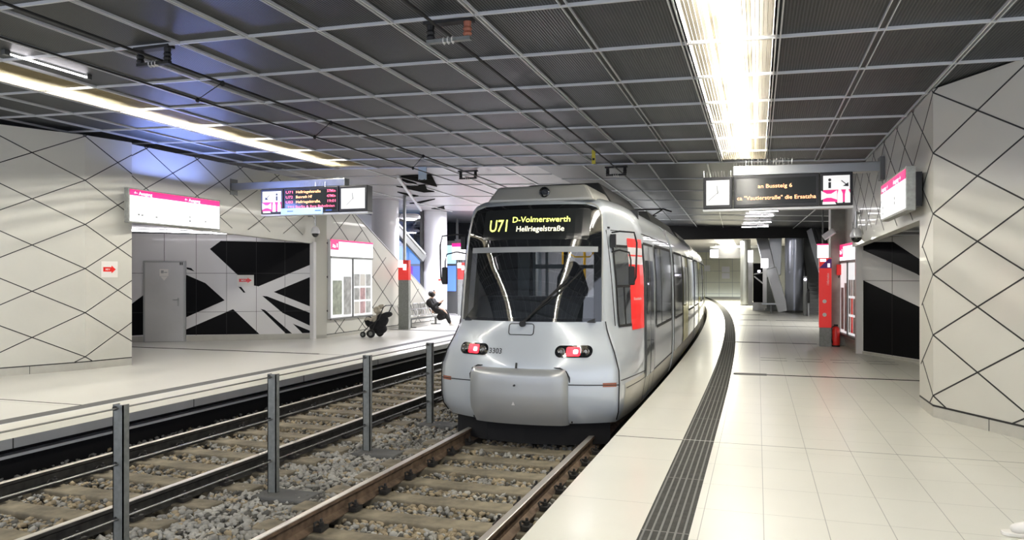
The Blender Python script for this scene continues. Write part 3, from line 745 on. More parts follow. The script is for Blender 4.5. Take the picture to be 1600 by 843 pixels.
# helper surfaces
def fpt(x, z, e=.0): return TR(x, fy_(x, z)-e, z)
def spt(sgn, y, z, e=.0): return TR(sgn*((sx_(y, z) if y < 9.75 else side(z))+e), y, z)
def fpatch(mb, x0, x1, z0, z1, e, mi=0, nx=12, nz=6, corner=0, rel=False):
    """surface patch on the front, rounded corners; x as width or as share of the width"""
    rws = []
    nz2 = nz if not corner else max(nz, 14)
    for j in range(nz2+1):
        v = j/nz2
        z = z0+(z1-z0)*(v if not corner else (1-math.cos(math.pi*v))/2)
        c = 0
        if corner:
            dz = min(z-z0, z1-z)
            if dz < corner: c = corner-math.sqrt(max(0, corner**2-(corner-dz)**2))
        k = wf(z) if rel else 1
        a, b = x0*k+c, x1*k-c
        rws.append([fpt(a+(b-a)*i/nx, z, e) for i in range(nx+1)])
    mb.grid(rws, mi); return mb
def slab(mb, rws_fn): pass
# black windscreen surround in pieces: upper band, sides, sill
m = MB()
rws = []
for j in range(15):
    z = 1.82+(2.37-1.82)*j/14; c = .14; dz = 2.37-z
    cc = c-math.sqrt(max(0, c*c-(c-dz)**2)) if dz < c else 0
    a = .955*wf(z)-cc; rws.append([fpt(-a+2*a*i/24, z, .006) for i in range(25)])
m.grid(rws)
for s_ in (-1, 1):
    m.grid([[fpt(s_*wf(z)*q, z, .006) for q in (.955, .93, .90, .87)] for z in (.99, 1.2, 1.4, 1.6, 1.82)])
m.grid([[fpt(wf(z)*(-.87+1.74*i/20), z, .006) for i in range(21)] for z in (.99, 1.03)])
m.build('windscreen_surround', 'black_gloss', tram, smooth=True)
m = MB(); m.grid([[fpt(wf(z)*(-.875+1.75*i/24), z, .003) for i in range(25)] for z in (1.03, 1.1, 1.2, 1.4, 1.6, 1.82)])
m.build('windscreen', 'screen_glass', tram, smooth=True)
m = MB(); fpatch(m, -.76, .80, 1.795, 1.86, .012, nx=20, nz=2); m.build('sun_visor_bar', 'cab_grey', tram)
# pale frame round the black glass
m = MB()
pts = []
for z in [1.0, 1.2, 1.5, 1.8, 2.0, 2.15, 2.24]: pts.append((-wf(z)*.965, z))
for a in range(7):
    th = math.pi-a*math.pi/12; pts.append((-.80+.14+.14*math.cos(th), 2.25+.13*math.sin(th)))
full = pts+[(-x, z) for x, z in reversed(pts)]
m.tube([fpt(x, z, .004) for x, z in full], .012, 6); m.build('windscreen_trim', 'silver_warm', tram, smooth=True)
# interior seen through the windscreen
cab = MB()
cab.tf = TR
cab.box(-.8, .8, 8.36, 9.3, .98, 1.0)
cab.add([(-.8, 8.36, 1.0), (.8, 8.36, 1.0), (.75, 8.8, 1.26), (-.75, 8.8, 1.26)], [(0, 1, 2, 3)]); cab.box(-.75, .75, 8.8, 9.25, 1.0, 1.26)
cab.build('dashboard', 'cab_dark', tram)
cab = MB(); cab.tf = TR
for q_ in (-1, 1):
    cab.add([(q_*.80, 8.62, 1.0), (q_*.93, 9.9, 1.0), (q_*.93, 9.9, 2.1), (q_*.76, 8.75, 2.1)], [(0, 1, 2, 3)])  # dark liner sheets added so the cab looks darker through the glass
cab.add([(.78, 9.0, 1.25), (.60, 9.3, 1.25), (.60, 9.3, 1.6), (.78, 9.0, 1.6)], [(0, 1, 2, 3)])
cab.box(-1.05, -.40, 9.95, 10.0, 0, 2.4); cab.box(.45, 1.05, 9.95, 10.0, 0, 2.4); cab.box(-.4, .45, 9.95, 10.0, 2.0, 2.4); cab.box(-.4, .45, 9.95, 10.0, 0, 1.2)
cab.box(-.9, .9, 8.7, 9.95, 2.08, 2.1)
cab.build('cab_partition_and_liner', 'cab_dark', tram)
cab = MB(); cab.tf = TR
cab.box(-.40, -.36, 9.9, 9.95, 1.2, 2.0); cab.box(.04, .10, 9.9, 9.95, 1.2, 2.0, 1); cab.box(-.36, .04, 9.9, 9.93, 1.62, 1.68); cab.box(-.22, -.18, 9.9, 9.94, 1.2, 1.95); cab.box(-.62, -.45, 9.9, 9.95, 1.0, 2.0)
cab.box(.1, .45, 9.9, 9.93, 1.62, 1.67)
cab.build('cab_door_frame', ['cab_grey', 'black_matte'], tram)
for x in (-.12, .2):
    m = MB(); m.tf = TR; m.tube([(x, 10.5, .1), (x, 10.5, 2.0)], .02, 8); m.build('grab_pole', 'pole_yellow', tram)
m = MB(); m.tf = TR; m.tube([(.30, 9.2, 1.93), (.30, 9.2, 1.80), (.36, 9.2, 1.76), (.56, 9.2, 1.76), (.6, 9.2, 1.80), (.6, 9.2, 1.93)], .012, 6); m.build('grab_loop', 'pole_yellow', tram)
m = MB(); m.tf = TR
m.prism([(.02, 1.0), (.40, 1.0), (.44, 1.35), (.36, 1.62), (.26, 1.72), (.14, 1.68), (.04, 1.5)], lambda a, b, t: (a+.02, t, b), 9.45, 9.6); m.build('driver_seat', 'fabric_black', tram, bev=.03)
m = MB(); m.tf = TR; m.box(-1.1, 1.1, 12.85, 12.88, 0, 2.3); m.box(-1.1, 1.1, 9.8, 12.85, -.02, 0); m.build('saloon_end', 'far_panel', tram)
m = MB(); m.tf = TR
m.box(-.14, .14, 10.3, 12.6, 2.22, 2.25); m.build('saloon_lamp', 'far_tube', tram)
# line display
m = MB(); fpatch(m, -.61, .70, 1.945, 2.315, .010, corner=.03, nx=16); m.build('line_display', 'screen_black', tram)
m = MB()
tx = lambda x0, z0, e=.014: (lambda a, b: fpt(x0+a, z0+b, e))
text_on(m, 'U71', .205, tx(-.53, 2.05), 0, width=.25); m.build('line_number', 'led_yellow', tram)
m = MB(); text_on(m, 'D-Volmerswerth', .096, tx(-.22, 2.155), 0, width=.70)
m.build('display_lettering', 'led_yellow', tram)
m = MB(); text_on(m, 'Hellriegelstraße', .090, tx(-.16, 2.045), 0, width=.58)
m.build('display_lettering', 'led_pale', tram)
# wiper
m = MB(); m.tube([fpt(.02, .985, .05), fpt(.22, 1.2, .05), fpt(.52, 1.50, .05)], .012, 6); m.tube([fpt(-.02, .97, .04), fpt(.2, 1.17, .045), fpt(.5, 1.46, .045)], .008, 6)
m.tube([fpt(.12, 1.09, .03), fpt(.42, 1.33, .03), fpt(.66, 1.60, .03)], .009, 6); m.lathe(fpt(0, .965, .03), [(.035, -.03), (.035, .02)], 10, axis='y'); m.build('wiper', 'black_matte', tram)
m = MB()
def outline(mb, x0, x1, z0, z1, r, e=.003, w=.005, mi=0, rb=None):
    pts = []
    for cx_, cz_, a0, rr in ((x1-r, z1-r, 0, r), (x0+r, z1-r, 90, r), (x0+(rb if rb is not None else r), z0+(rb if rb is not None else r), 180, rb if rb is not None else r), (x1-(rb if rb is not None else r), z0+(rb if rb is not None else r), 270, rb if rb is not None else r)):
        for k in range(5):
            a = math.radians(a0+k*22.5); pts.append((cx_+rr*math.cos(a), cz_+rr*math.sin(a)))
    pts.append(pts[0]); mb.tube([fpt(x, z, e) for x, z in pts], w, 5, mi, caps=False)
outline(m, -.17, .13, .84, .965, .03)
m.build('hatch_seam', 'black_matte', tram)
# bumper
x0, x1 = -.61, .56
def bump_e(x, z):
    u = min(x-x0, x1-x); v = .47-z
    k = lambda d: min(1, max(0, d/.07)); s_ = lambda d: math.sqrt(1-(1-k(d))**2)
    return .004+.085*s_(u)*s_(v)
m = MB()
xs_ = [x0, x0+.01, x0+.03, x0+.07]+[x0+.07+(x1-x0-.14)*i/12 for i in range(1, 12)]+[x1-.07, x1-.03, x1-.01, x1]
zs_ = [-.17, -.10, 0, .1, .2, .3, .38, .42, .45, .463, .47]
m.grid([[fpt(x*(.97 if z < -.05 else 1)*(1-.06*max(0, (z-.40)/.07)), z, bump_e(x, z)) for x in xs_] for z in zs_])
bp_ = m.build('bumper', 'silver_dark', tram, smooth=True, angle=60)
m = MB()
m.tube([fpt(x, z, .008) for x, z in [(x0-.012, -.15), (x0-.012, .38), (x0+.02, .445), (x0+.09, .483), (x1-.09, .483), (x1-.02, .445), (x1+.012, .38), (x1+.012, -.15)]], .009, 6)
for s_, xb in ((-1, x0), (1, x1)): m.tube([fpt(xb+(s_*wf(.30)-xb)*i/6, .30-.012*i/6, .003) for i in range(7)], .006, 5)
m.tube([fpt(-.03, .47, .01), fpt(-.03, .53, .01)], .012, 6)
for s_ in (-1, 1):
    pts = [(s_*wf(.97)*.985, .97)]
    m.tube([TR(s_*(wf(z)+.004), yf(z)+bow(z)-.012, z) for z in (.99, .9, .8, .65, .45, .3, .1, -.02, -.12)], .007, 5)
    m.tube([spt(s_, y, .33-.02*(y-8.4), .002) for y in (8.4, 8.7, 9.0, 9.3, 9.6)], .005, 5)
m.build('panel_seams', 'black_matte', tram)
m = MB(); m.lathe(fpt(-.02, .29, .10), [(.012, -.01), (.012, .01)], 8, axis='y'); m.add([fpt(-.05, .07, .10), fpt(-.01, .07, .10), fpt(-.03, .11, .10)], [(0, 1, 2)], 1)
m.build('tow_cover', ['black_matte', 'sticker_white'], tram)
m = MB()
for s_ in (-1, 1): fpatch(m, *(sorted((s_*.92, s_*1.06))), .27, .315, .006, nx=4, nz=2)
m.build('side_reflector', 'insul_red', tram)
m = MB(); m.grid([[TR((x)*(.95), fy_(x, -.1)+.12, z) for x in (-1, -.5, 0, .5, 1)] for z in (-.42, -.15)]); m.build('underframe', 'void_dark', tram)
# tail lamps
for s_ in (-1, 1):
    a, b = sorted((s_*.40, s_*.80)); zc = .665
    m = MB(); fpatch(m, a, b, zc-.066, zc+.066, .012, corner=.062, nx=10); hl = m.build('tail_lamp', 'black_gloss', tram)
    mid = (a+b)/2
    m = MB()
    for dx in (-.13, .13):
        c_ = fpt(mid+dx, zc, .018); m.lathe(c_, [(.045, 0), (.045, -.006), (.035, -.010), (.02, -.004)], 14, axis='y')
    m.build('lamp_lens', 'lamp_clear', hl)
    m = MB(); fpatch(m, mid-.075, mid+.075, zc-.05, zc+.05, .018, corner=.02, nx=8); m.build('red_lens', 'lamp_red', hl)
    m = MB(); fpatch(m, mid-.02+.02, mid+.05, zc-.025, zc+.022, .022, corner=.015, nx=6); m.build('lamp_glow', 'lamp_core', hl)
m = MB(); text_on(m, '3303', .085, lambda a, b: fpt(-.39+a, .625+b, .006), 0, width=.165); m.build('fleet_number', 'black_matte', tram)
# roof fairing, headlamp, roof boxes
m = MB()
def fair(x, y, z): return TR(x, y, z)
def rbox(mb, xb0, xb1, yb0, yb1, zb, xt0, xt1, yt0, yt1, zt, mi=0):
    vs = [TR(*p) for p in ((xb0, yb0, zb), (xb1, yb0, zb), (xb1, yb1, zb), (xb0, yb1, zb), (xt0, yt0, zt), (xt1, yt0, zt), (xt1, yt1, zt), (xt0, yt1, zt))]
    mb.add(vs, [(0, 1, 2, 3), (4, 5, 6, 7), (0, 1, 5, 4), (1, 2, 6, 5), (2, 3, 7, 6), (3, 0, 4, 7)], mi)
rbox(m, -.62, .74, 8.62, 9.9, 2.42, -.50, .62, 8.72, 9.9, 2.62); m.build('roof_fairing', 'silver_warm', tram, bev=.035)
m = MB(); m.lathe(TR(.12, 8.66, 2.53), [(.065, .03), (.065, -.02), (.05, -.025), (.04, 0)], 16, axis='y'); m.build('roof_headlamp', 'black_gloss', tram, smooth=True)
m = MB(); rbox(m, -.70, .72, 9.95, 12.8, 2.48, -.50, .50, 10.05, 12.6, 2.80); m.build('roof_box', 'black_matte', tram, bev=.02)
m = MB(); rbox(m, -.75, .8, 13.5, 18.6, 2.45, -.6, .65, 13.8, 18.3, 2.72); rbox(m, -.75, .8, 19.5, 24.2, 2.45, -.6, .65, 19.8, 24, 2.7); m.build('roof_box', 'steel_dark', tram)
m = MB(); m.tf = TR
for s_ in (-1, 1): m.tube([(s_*.4, 18.6, 2.75), (s_*.3, 17.7, 2.95), (s_*.45, 18.4, 3.14)], .018, 6)
m.tube([(-.7, 18.4, 3.1), (-.5, 18.4, 3.17), (.5, 18.4, 3.17), (.7, 18.4, 3.1)], .02, 6); m.tube([(-.4, 17.7, 2.95), (.4, 17.7, 2.95)], .014, 6)
m.build('pantograph', 'black_matte', tram)
# side glazing, doors, advertisement (both sides)
def spatch(mb, sgn, y0, y1, z0, z1, e, mi=0, n=None, top=None):
    n = n or max(3, int((y1-y0)/.15)); nz = 6
    mb.grid([[spt(sgn, y0+(y1-y0)*i/n, z0+((z1)-z0)*j/nz, e) for i in range(n+1)] for j in range(nz+1)], mi)
for s_ in (1, -1):
    m = MB(); spatch(m, s_, 8.74, 9.06, .93, 1.86, .006); w_ = m.build('cab_side_window', 'mirror_glass', tram, smooth=True)
    m = MB(); spatch(m, s_, 8.72, 8.75, .91, 1.88, .010); spatch(m, s_, 8.72, 9.06, .91, .94, .010); spatch(m, s_, 8.74, 9.06, 1.38, 1.41, .012); spatch(m, s_, 8.90, 8.92, .94, 1.38, .012); spatch(m, s_, 8.72, 9.06, 1.86, 1.89, .010)
    m.build('window_frame', 'black_matte', w_)
    m = MB()
    for z0, z1, mi in ((.86, 1.66, 0), (1.66, 1.76, 1), (1.76, 1.78, 0), (1.78, 1.87, 1), (1.87, 1.98, 0)): spatch(m, s_, 9.07, 9.54, z0, z1, .008, mi)
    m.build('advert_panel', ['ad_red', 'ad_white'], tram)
    m = MB(); text_on(m, 'Rheinbahn', .05, lambda a, b: spt(s_, 9.15+a, 1.22+b, .012), 0, width=.26) if s_ > 0 else m.add([spt(s_, 9.2, 1.2, .012), spt(s_, 9.3, 1.2, .012), spt(s_, 9.3, 1.22, .012)], [(0, 1, 2)])
    m.build('advert_lettering', 'sticker_white', tram)
    def door(y0, y1, col, parent=tram):
        m = MB(); spatch(m, s_, y0, y1, -.08, 1.93, .010); d = m.build('door', col, parent, smooth=True)
        ym = (y0+y1)/2; g = MB()
        for a, b in ((y0+.07, ym-.04), (ym+.04, y1-.07)): spatch(g, s_, a, b, .95 if col == 'yellow_paint' else .22, 1.72, .014)
        g.build('door_glass', 'mirror_glass', d, smooth=True)
        g = MB(); spatch(g, s_, ym-.012, ym+.012, -.08, 1.93, .018, n=2); spatch(g, s_, y0-.015, y0+.012, -.08, 1.95, .016, n=2); spatch(g, s_, y1-.012, y1+.015, -.08, 1.95, .016, n=2); spatch(g, s_, y0, y1, 1.92, 1.95, .016)
        g.build('door_seal', 'rubber', d)
    def window(y0, y1, z0=.78, z1=1.94, mull=()):
        m = MB(); spatch(m, s_, y0, y1, z0, z1, .008); w = m.build('side_window', 'mirror_glass', tram, smooth=True)
        g = MB()
        for a in (y0, y1)+tuple(mull): spatch(g, s_, a-.02, a+.02, z0, z1, .012, n=2)
        spatch(g, s_, y0, y1, z0-.02, z0+.02, .012); spatch(g, s_, y0, y1, z1-.02, z1+.02, .012); g.build('window_seal', 'rubber', w)
    door(9.6, 10.45, 'silver'); window(10.7, 12.75, .80, 1.95, (11.35,))
    window(13.4, 15.0); door(15.2, 16.6, 'yellow_paint'); window(16.8, 18.7)
    window(19.4, 21.2); door(21.4, 22.6, 'yellow_paint'); window(22.8, 24.4)
    window(25.2, 27.2); door(27.4, 28.6, 'yellow_paint'); window(28.9, 30.2); window(31, 34)
m = MB()
for s_ in (1,):
    for a, b in SEC: spatch(m, s_, a, b, -.14, .20, .004)
    spatch(m, s_, 8.55, 9.75, -.14, .28, .004)
m.build('skirt_panel', 'train_white', tram, smooth=True)
m = MB()
for s_ in (1, -1):
    m.tube([spt(s_, y, 2.06, .003) for y in (8.75, 9.2, 9.75, 11, 12.9)], .006, 5); m.tube([spt(s_, y, .22, .006) for y in (8.6, 9.2, 9.75, 11, 12.9)], .005, 5)
for a, b in SEC:
    for s_ in (1, -1):
        for yy in ((b-.07, b),) if a < 10 else ((a, a+.07), (b-.07, b)):
            g = MB(); spatch(g, s_, yy[0], yy[1], -.14, 2.0, .006, n=2); g.build('section_seal', 'rubber', tram)
for s_ in (1, -1): m.tube([spt(s_, 8.66, z, .003) for z in (.93, 1.3, 1.7, 2.06)], .005, 5)
m.build('side_seams', 'rubber', tram)
# mirrors
for s_ in (1, -1):
    b = MB(); xx = lambda d: s_*(.99+d)
    q = lambda d, y, z: TR(s_*(.93+d), y, z)
    b.tube([q(.0, 8.72, 2.03), q(.10, 8.66, 2.04), q(.28, 8.62, 2.02), q(.31, 8.62, 1.9), q(.30, 8.62, 1.5), q(.27, 8.62, 1.42)], .011, 6)
    b.tube([q(.0, 8.72, 1.80), q(.1, 8.66, 1.82), q(.22, 8.62, 1.79), q(.24, 8.62, 1.70), q(.24, 8.62, 1.48)], .010, 6)
    b.obox(q(.02, 8.70, 1.93), (.03, 0, 0), (0, .03, 0), (0, 0, .08))
    mm = b.build('mirror_arm', 'black_matte', tram)
    b = MB(); b.obox(q(.25, 8.63, 1.52), (.035, 0, 0), (0, .03, 0), (0, 0, .11)); b.build('mirror_head', 'black_matte', mm, bev=.015)
#PART3

# ------------------------------------------------------------------ left recess: steel door, arrow signs
F0 = lambda p, q, t: fR(p+off, q, t)
def pan(mb, F, a0, a1, b0, b1, t0, t1, mi=0): return mb.prism([(a0, b0), (a1, b0), (a1, b1), (a0, b1)], F, t0, t1, mi)
m = MB(); pan(m, F0, -.01, .95, ZL, 1.90, 0, .05); d1 = m.build('door_1', 'steel', struct=True)
m = MB(); pan(m, F0, .03, .90, ZL+.01, 1.86, .05, .062); m.build('door_leaf', 'steel_door', d1, local=False, bev=.004)
m = MB(); pan(m, F0, .76, .80, .80, 1.0, .062, .07); p_ = F0(.78, .95, .10); q_ = F0(.66, .95, .10); m.tube([F0(.78, .95, .06), p_, q_], .011, 6); m.build('door_handle', 'steel', d1)
m = MB(); pan(m, F0, .36, .56, 1.53, 1.70, .062, .066); pan(m, F0, .39, .45, 1.60, 1.67, .066, .068, 1); pan(m, F0, .46, .53, 1.61, 1.63, .066, .068, 1)
m.prism([(.38, 1.52), (.46, 1.42), (.54, 1.52)], F0, .062, .066, 0); m.build('door_notice', ['sticker_white', 'print_grey'], d1)
m = MB()
for a in (.83, .87): pan(m, F0, a-.015, a+.012, 1.80, 1.87, .062, .07)
m.build('door_closer', 'box_black', d1)
def arrow_sign(F, a0, b0, w, h, label):
    t = thing('arrow_sign', label, 'sign', F(a0+w/2, b0, 0), 'red arrow signs on the left walls')
    m = MB(); pan(m, F, a0, a0+w, b0, b0+h, 0, .008); m.build('plate', 'sticker_white', t)
    k = w/.42
    m = MB(); m.prism([(a0+.05*k, b0+h*.36), (a0+.26*k, b0+h*.36), (a0+.26*k, b0+h*.26), (a0+.37*k, b0+h*.5), (a0+.26*k, b0+h*.74), (a0+.26*k, b0+h*.64), (a0+.05*k, b0+h*.64)], F, .008, .011); m.build('arrow', 'red_paint', t)
    m = MB(); text_on(m, 'MIV', .07*k, lambda x, y: F(a0+.10*k+x, b0+h*.5-.025*k+y, .0125), width=.12*k); m.build('lettering', 'sticker_white', t)
arrow_sign(F0, 2.13, 1.29, .40, .27, 'white sign with a red arrow on the black and white painted wall')
arrow_sign(lambda p, q, t: fB(p, q, t), .27, 1.50, .29, .28, 'white sign with a red arrow on the cream diamond panels at the left')
# ------------------------------------------------------------------ illuminated wall signs
t = thing('light_box_sign', 'long white illuminated sign with pink header on the left diamond wall', 'sign', (-10.5, 11.4, 2.49))
YL = lambda p, q, t_: (-10.45+t_, 10.25+p, 2.49+q)
m = MB(); m.box(-10.55, -10.452, 10.22, 12.56, 2.465, 3.075); m.build('housing', 'post_light', t, bev=.008)
m = MB(); m.box(-10.72, -10.55, 10.5, 12.3, 2.55, 2.98); m.build('wall_mount', 'box_black', t)
m = MB(); pan(m, YL, 0, 2.28, 0, .455, 0, .004); m.build('lit_face', 'sign_white', t)
m = MB(); pan(m, YL, 0, 2.28, .457, .56, 0, .004); m.build('pink_header', 'sign_pink', t)
m = MB(); m.box(-10.70, -10.66, 10.5, 12.3, 2.98, 3.0); m.build('blue_fill_strip', 'blue_lit', t)  # added blue strip and uplight for the ceiling's blue tint, real source unknown
d_ = bpy.data.lights.new('blue_fill_strip', 'AREA'); d_.shape = 'RECTANGLE'; d_.size = .1; d_.size_y = 1.8; d_.energy = 38; d_.color = (.25, .36, 1)
o_ = bpy.data.objects.new('blue_fill_light', d_); COL.objects.link(o_); o_.parent = t; o_.location = (.12, 0, .66); o_.rotation_euler = (math.pi, math.radians(35), 0)
for a in (.08, 1.3):
    m = MB(); text_on(m, '← Ausgang', .085, lambda x, y: YL(a+x, .475+y, .008), width=.42); m.build('lettering', 'sign_white', t)
for a, b in ((.17, .11), (.25, .10), (1.42, .16), (1.42, .08), (.58, .09), (1.85, .1)):
    m = MB(); pan(m, YL, a, a+.05, b, b+.035, .004, .006); m.build('small_print', 'print_grey', t)
t = thing('light_box_sign', 'white illuminated sign with pink header mounted at an angle on the right diamond wall', 'sign', (1.6, 10.2, 2.2))
XR_ = 1.58
YR = lambda p, q, t_: (XR_-t_, 11.05-p, 2.28+q)
m = MB(); m.box(XR_+.002, XR_+.10, 9.30, 11.08, 2.25, 2.75); m.build('housing', 'post_light', t, bev=.008)
m = MB(); m.box(XR_+.10, 1.77, 9.45, 10.9, 2.31, 2.70); m.build('wall_mount', 'box_black', t)
m = MB(); pan(m, YR, 0, 1.72, 0, .33, 0, .004); m.build('lit_face', 'sign_white', t)
m = MB(); pan(m, YR, 0, 1.72, .333, .44, 0, .004); m.build('pink_header', 'sign_pink', t)
for a in (.06, .95):
    m = MB(); text_on(m, 'Ausgang →', .085, lambda x, y: YR(a+x, .35+y, .008), width=.5); m.build('lettering', 'sign_white', t)
for a, b in ((.12, .04), (.12, .12), (1.0, .10), (1.0, .16)):
    m = MB(); pan(m, YR, a, a+.06, b, b+.04, .004, .006); m.build('small_print', 'print_grey', t)

# ------------------------------------------------------------------ hanging passenger displays
def hanging_display(name, label, x0, y, z0, h, widths, kinds, beam, lines, depth=.22, skip_clock_back=False):
    """boxes side by side; kinds: 'clock', 'text', 'pict'; beam: (points)"""
    t = thing(name, label, 'display board', (x0, y, z0))
    m = MB(); m.bar(beam[0], beam[1], .16, .15); m.build('support_beam', 'steel', t, bev=.01)
    bx, by, bz = beam[2]
    m = MB(); m.box(bx-.03, bx+.03, by-.12, by+.12, bz-.17, bz+.17); m.build('wall_bracket', 'steel_dark', t)
    x = x0
    for w, kind in zip(widths, kinds):
        m = MB(); m.box(x+.008, x+w-.008, y, y+depth, z0, z0+h); case = m.build('display_case', 'box_black', t, bev=.01)
        F = lambda a, b, q: (x+a, y-q, z0+b)
        if kind == 'clock':
            e = .055
            m = MB(); pan(m, F, e, w-e, e, h-e, .0, .004); m.build('clock_face', 'clock_white', case)
            cx_, cz_ = w/2, h/2
            for ang, L, wd in ((97, .11, .018), (222, .19, .012)):
                a = math.radians(ang); m = MB(); m.bar(F(cx_-.02*math.cos(a), cz_-.02*math.sin(a), .008), F(cx_+L*math.cos(a), cz_+L*math.sin(a), .008), wd, .003, up=(0, 1, 0)); m.build('clock_hand', 'print_grey', case)
            for k in range(12):
                pass
            m = MB()
            for k in range(12):
                a = math.radians(30*k); m.bar(F(cx_+.165*math.cos(a), cz_+.165*math.sin(a), .006), F(cx_+.18*math.cos(a), cz_+.18*math.sin(a), .006), .005, .003, up=(0, 1, 0))
            hm = m.build('hour_marks', 'poster_grey', case); hm['kind'] = 'stuff'
        elif kind == 'pict':
            e = .05
            m = MB(); pan(m, F, e, w-e, h*.47, h-e, 0, .004); m.build('white_field', 'clock_white', case)
            m = MB(); pan(m, F, e, w-e, e, h*.46, 0, .004); m.build('pink_field', 'sign_pink', case)
            left = lines[0] == 'L'
            a = .72*w if left else .3*w
            m = MB(); pan(m, F, a-.018, a+.018, h*.52, h*.70, .004, .007); m.lathe(F(a, h*.77, .006), [(.022, -.002), (.022, .002)], 10, axis='y'); m.build('information_mark', 'box_black', case)
            a = .3*w if left else .75*w; sg = -1 if left else 1
            m = MB(); m.bar(F(a-sg*.05, h*.74, .006), F(a+sg*.03, h*.60, .006), .012, .003, up=(0, 1, 0)); m.prism([(a+sg*.05, h*.56), (a-sg*.03, h*.575), (a+sg*.045, h*.68)], F, .004, .007); m.build('arrow', 'box_black', case)
            for k, px in enumerate((.28, .60, .82)):
                m = MB(); zc_ = h*.29
                if k == 0:
                    m.prism([(px*w-.11, zc_-.06), (px*w-.03, zc_-.03), (px*w+.03, zc_-.03), (px*w+.11, zc_-.06), (px*w+.11, zc_+.08), (px*w+.03, zc_+.03), (px*w-.03, zc_+.03), (px*w-.11, zc_+.08)], F, .004, .008); m.add([F(px*w-.09, zc_-.13, .006), F(px*w+.1, zc_-.13, .006), F(px*w+.08, zc_-.09, .006), F(px*w-.09, zc_-.09, .006)], [(0, 1, 2, 3)])
                else:
                    m.prism([(px*w-.035, zc_-.11), (px*w+.04, zc_-.11), (px*w+.04, zc_+.03), (px*w+.015, zc_+.09), (px*w-.02, zc_+.09), (px*w-.035, zc_+.02)], F, .004, .008)
                m.build('pictogram', 'clock_white', case)
        else:
            m = MB(); pan(m, F, .05, w-.05, .05, h-.05, 0, .003); m.build('screen', 'screen_black', case)
            for row, (txt, a, b, sz, wd, mt_) in enumerate(lines[1]):
                full = lettering(txt, sz)[2]; ws = txt.split(' ')
                for wi, word in enumerate(ws):
                    end = lettering(' '.join(ws[:wi+1]), sz)[2]; own = lettering(word, sz)[2]
                    a0 = a+(end-own)*wd/full
                    m = MB(); text_on(m, word, sz, lambda px, pz: F(a0+px, b+pz, .007), width=own*wd/full); m.build('screen_lettering', mt_, case)
            if lines[0] == 'L':
                m = MB(); pan(m, F, -.05, w*.72, -.03, .10, .004, .012); m.build('sticker_strip', 'strip_blue', case)
                for a in (.1, .75, 1.0):
                    m = MB(); pan(m, F, a, a+.14, .03, .05, .012, .014); m.build('strip_print', 'sign_blue', case)
        x += w
    m = MB(); m.box(x0, x, y+.02, y+depth, z0-.04, z0-.006); m.build('lower_rail', 'bar_alu', t)
    m = MB()
    for k in range(int((x-x0)/.045)):
        px = x0+.02+k*.045
        if lines[0] == 'R' and px > x0+1.35: break
        if lines[0] == 'L' and not (.9 < px-x0 < 1.75): continue
        for dy in (.03, .12): m.bar((px, y+dy, z0+h+(.0 if px < x0+.45 or lines[0] == 'L' else .16)), (px+random.uniform(-.02, .02), y+dy+.02, z0+h+.10+(.0 if px < x0+.45 or lines[0] == 'L' else .16)), .004, .004)
    sp = m.build('bird_spikes', 'steel', t); sp['kind'] = 'stuff'
    return t
# right display
hanging_display('departure_display', 'black hanging display with orange text and a clock over the right platform', -.83, 12.15, 2.585, .50, (.46, 1.26, .47), ('clock', 'text', 'pict'),
    ((-.37, 12.26, 3.17), (1.76, 12.26, 3.15), (1.75, 12.26, 3.12)), ('R', [('an Bussteig 6', .37, .30, .085, .50, 'led_orange'), ('ca "Vautierstraße" die Ersatzha', .06, .12, .085, 1.15, 'led_orange')]))
hanging_display('departure_display', 'black hanging display with pink text and a clock over the left platform', -9.73, 12.90, 2.80, .51, (.55, 1.29, .64), ('pict', 'text', 'clock'),
    ((-10.77, 13.3, 3.44), (-7.75, 12.98, 3.39), (-10.74, 13.3, 3.44)), ('L', [('U71', .06, .40, .075, .17, 'led_pink'), ('Hellriegelstraße', .30, .40, .075, .58, 'led_orange'), ('37Min', 1.02, .40, .075, .2, 'led_pink'), ('U72', .06, .30, .075, .17, 'led_pink'), ('Benrath Hf', .30, .30, .075, .38, 'led_orange'), ('47Min', 1.02, .30, .075, .2, 'led_pink'), ('U83', .06, .20, .075, .17, 'led_pink'), ('Hellriegelstraße.', .30, .20, .075, .58, 'led_orange'), ('19:01', 1.02, .20, .075, .2, 'led_pink'), ('+++ Berlin & Ihre Bahnlinien', .1, .105, .07, 1.1, 'led_pink')]))
t = thing('departure_display', 'small dark display with two white end panels hanging far away before the tiled wall', 'display board', (-2.7, 45.5, 2.66))
m = MB(); m.box(-2.74, -.35, 45.6, 45.8, 2.62, 3.20); m.build('display_case', 'box_black', t)
for a, b in ((-2.68, -2.22), (-.88, -.40)):
    m = MB(); m.box(a, b, 45.58, 45.6, 2.68, 3.14); m.build('white_panel', 'sign_white', t)
m = MB(); m.bar((-2.7, 45.7, 3.3), (.4, 45.7, 3.3), .2, .14); m.build('support_beam', 'steel', t)
for xr_ in (-2.4, .3):
    m = MB(); m.bar((xr_, 45.7, 3.15), (xr_, 45.7, 3.5), .06, .06); m.build('hanger', 'steel', t)

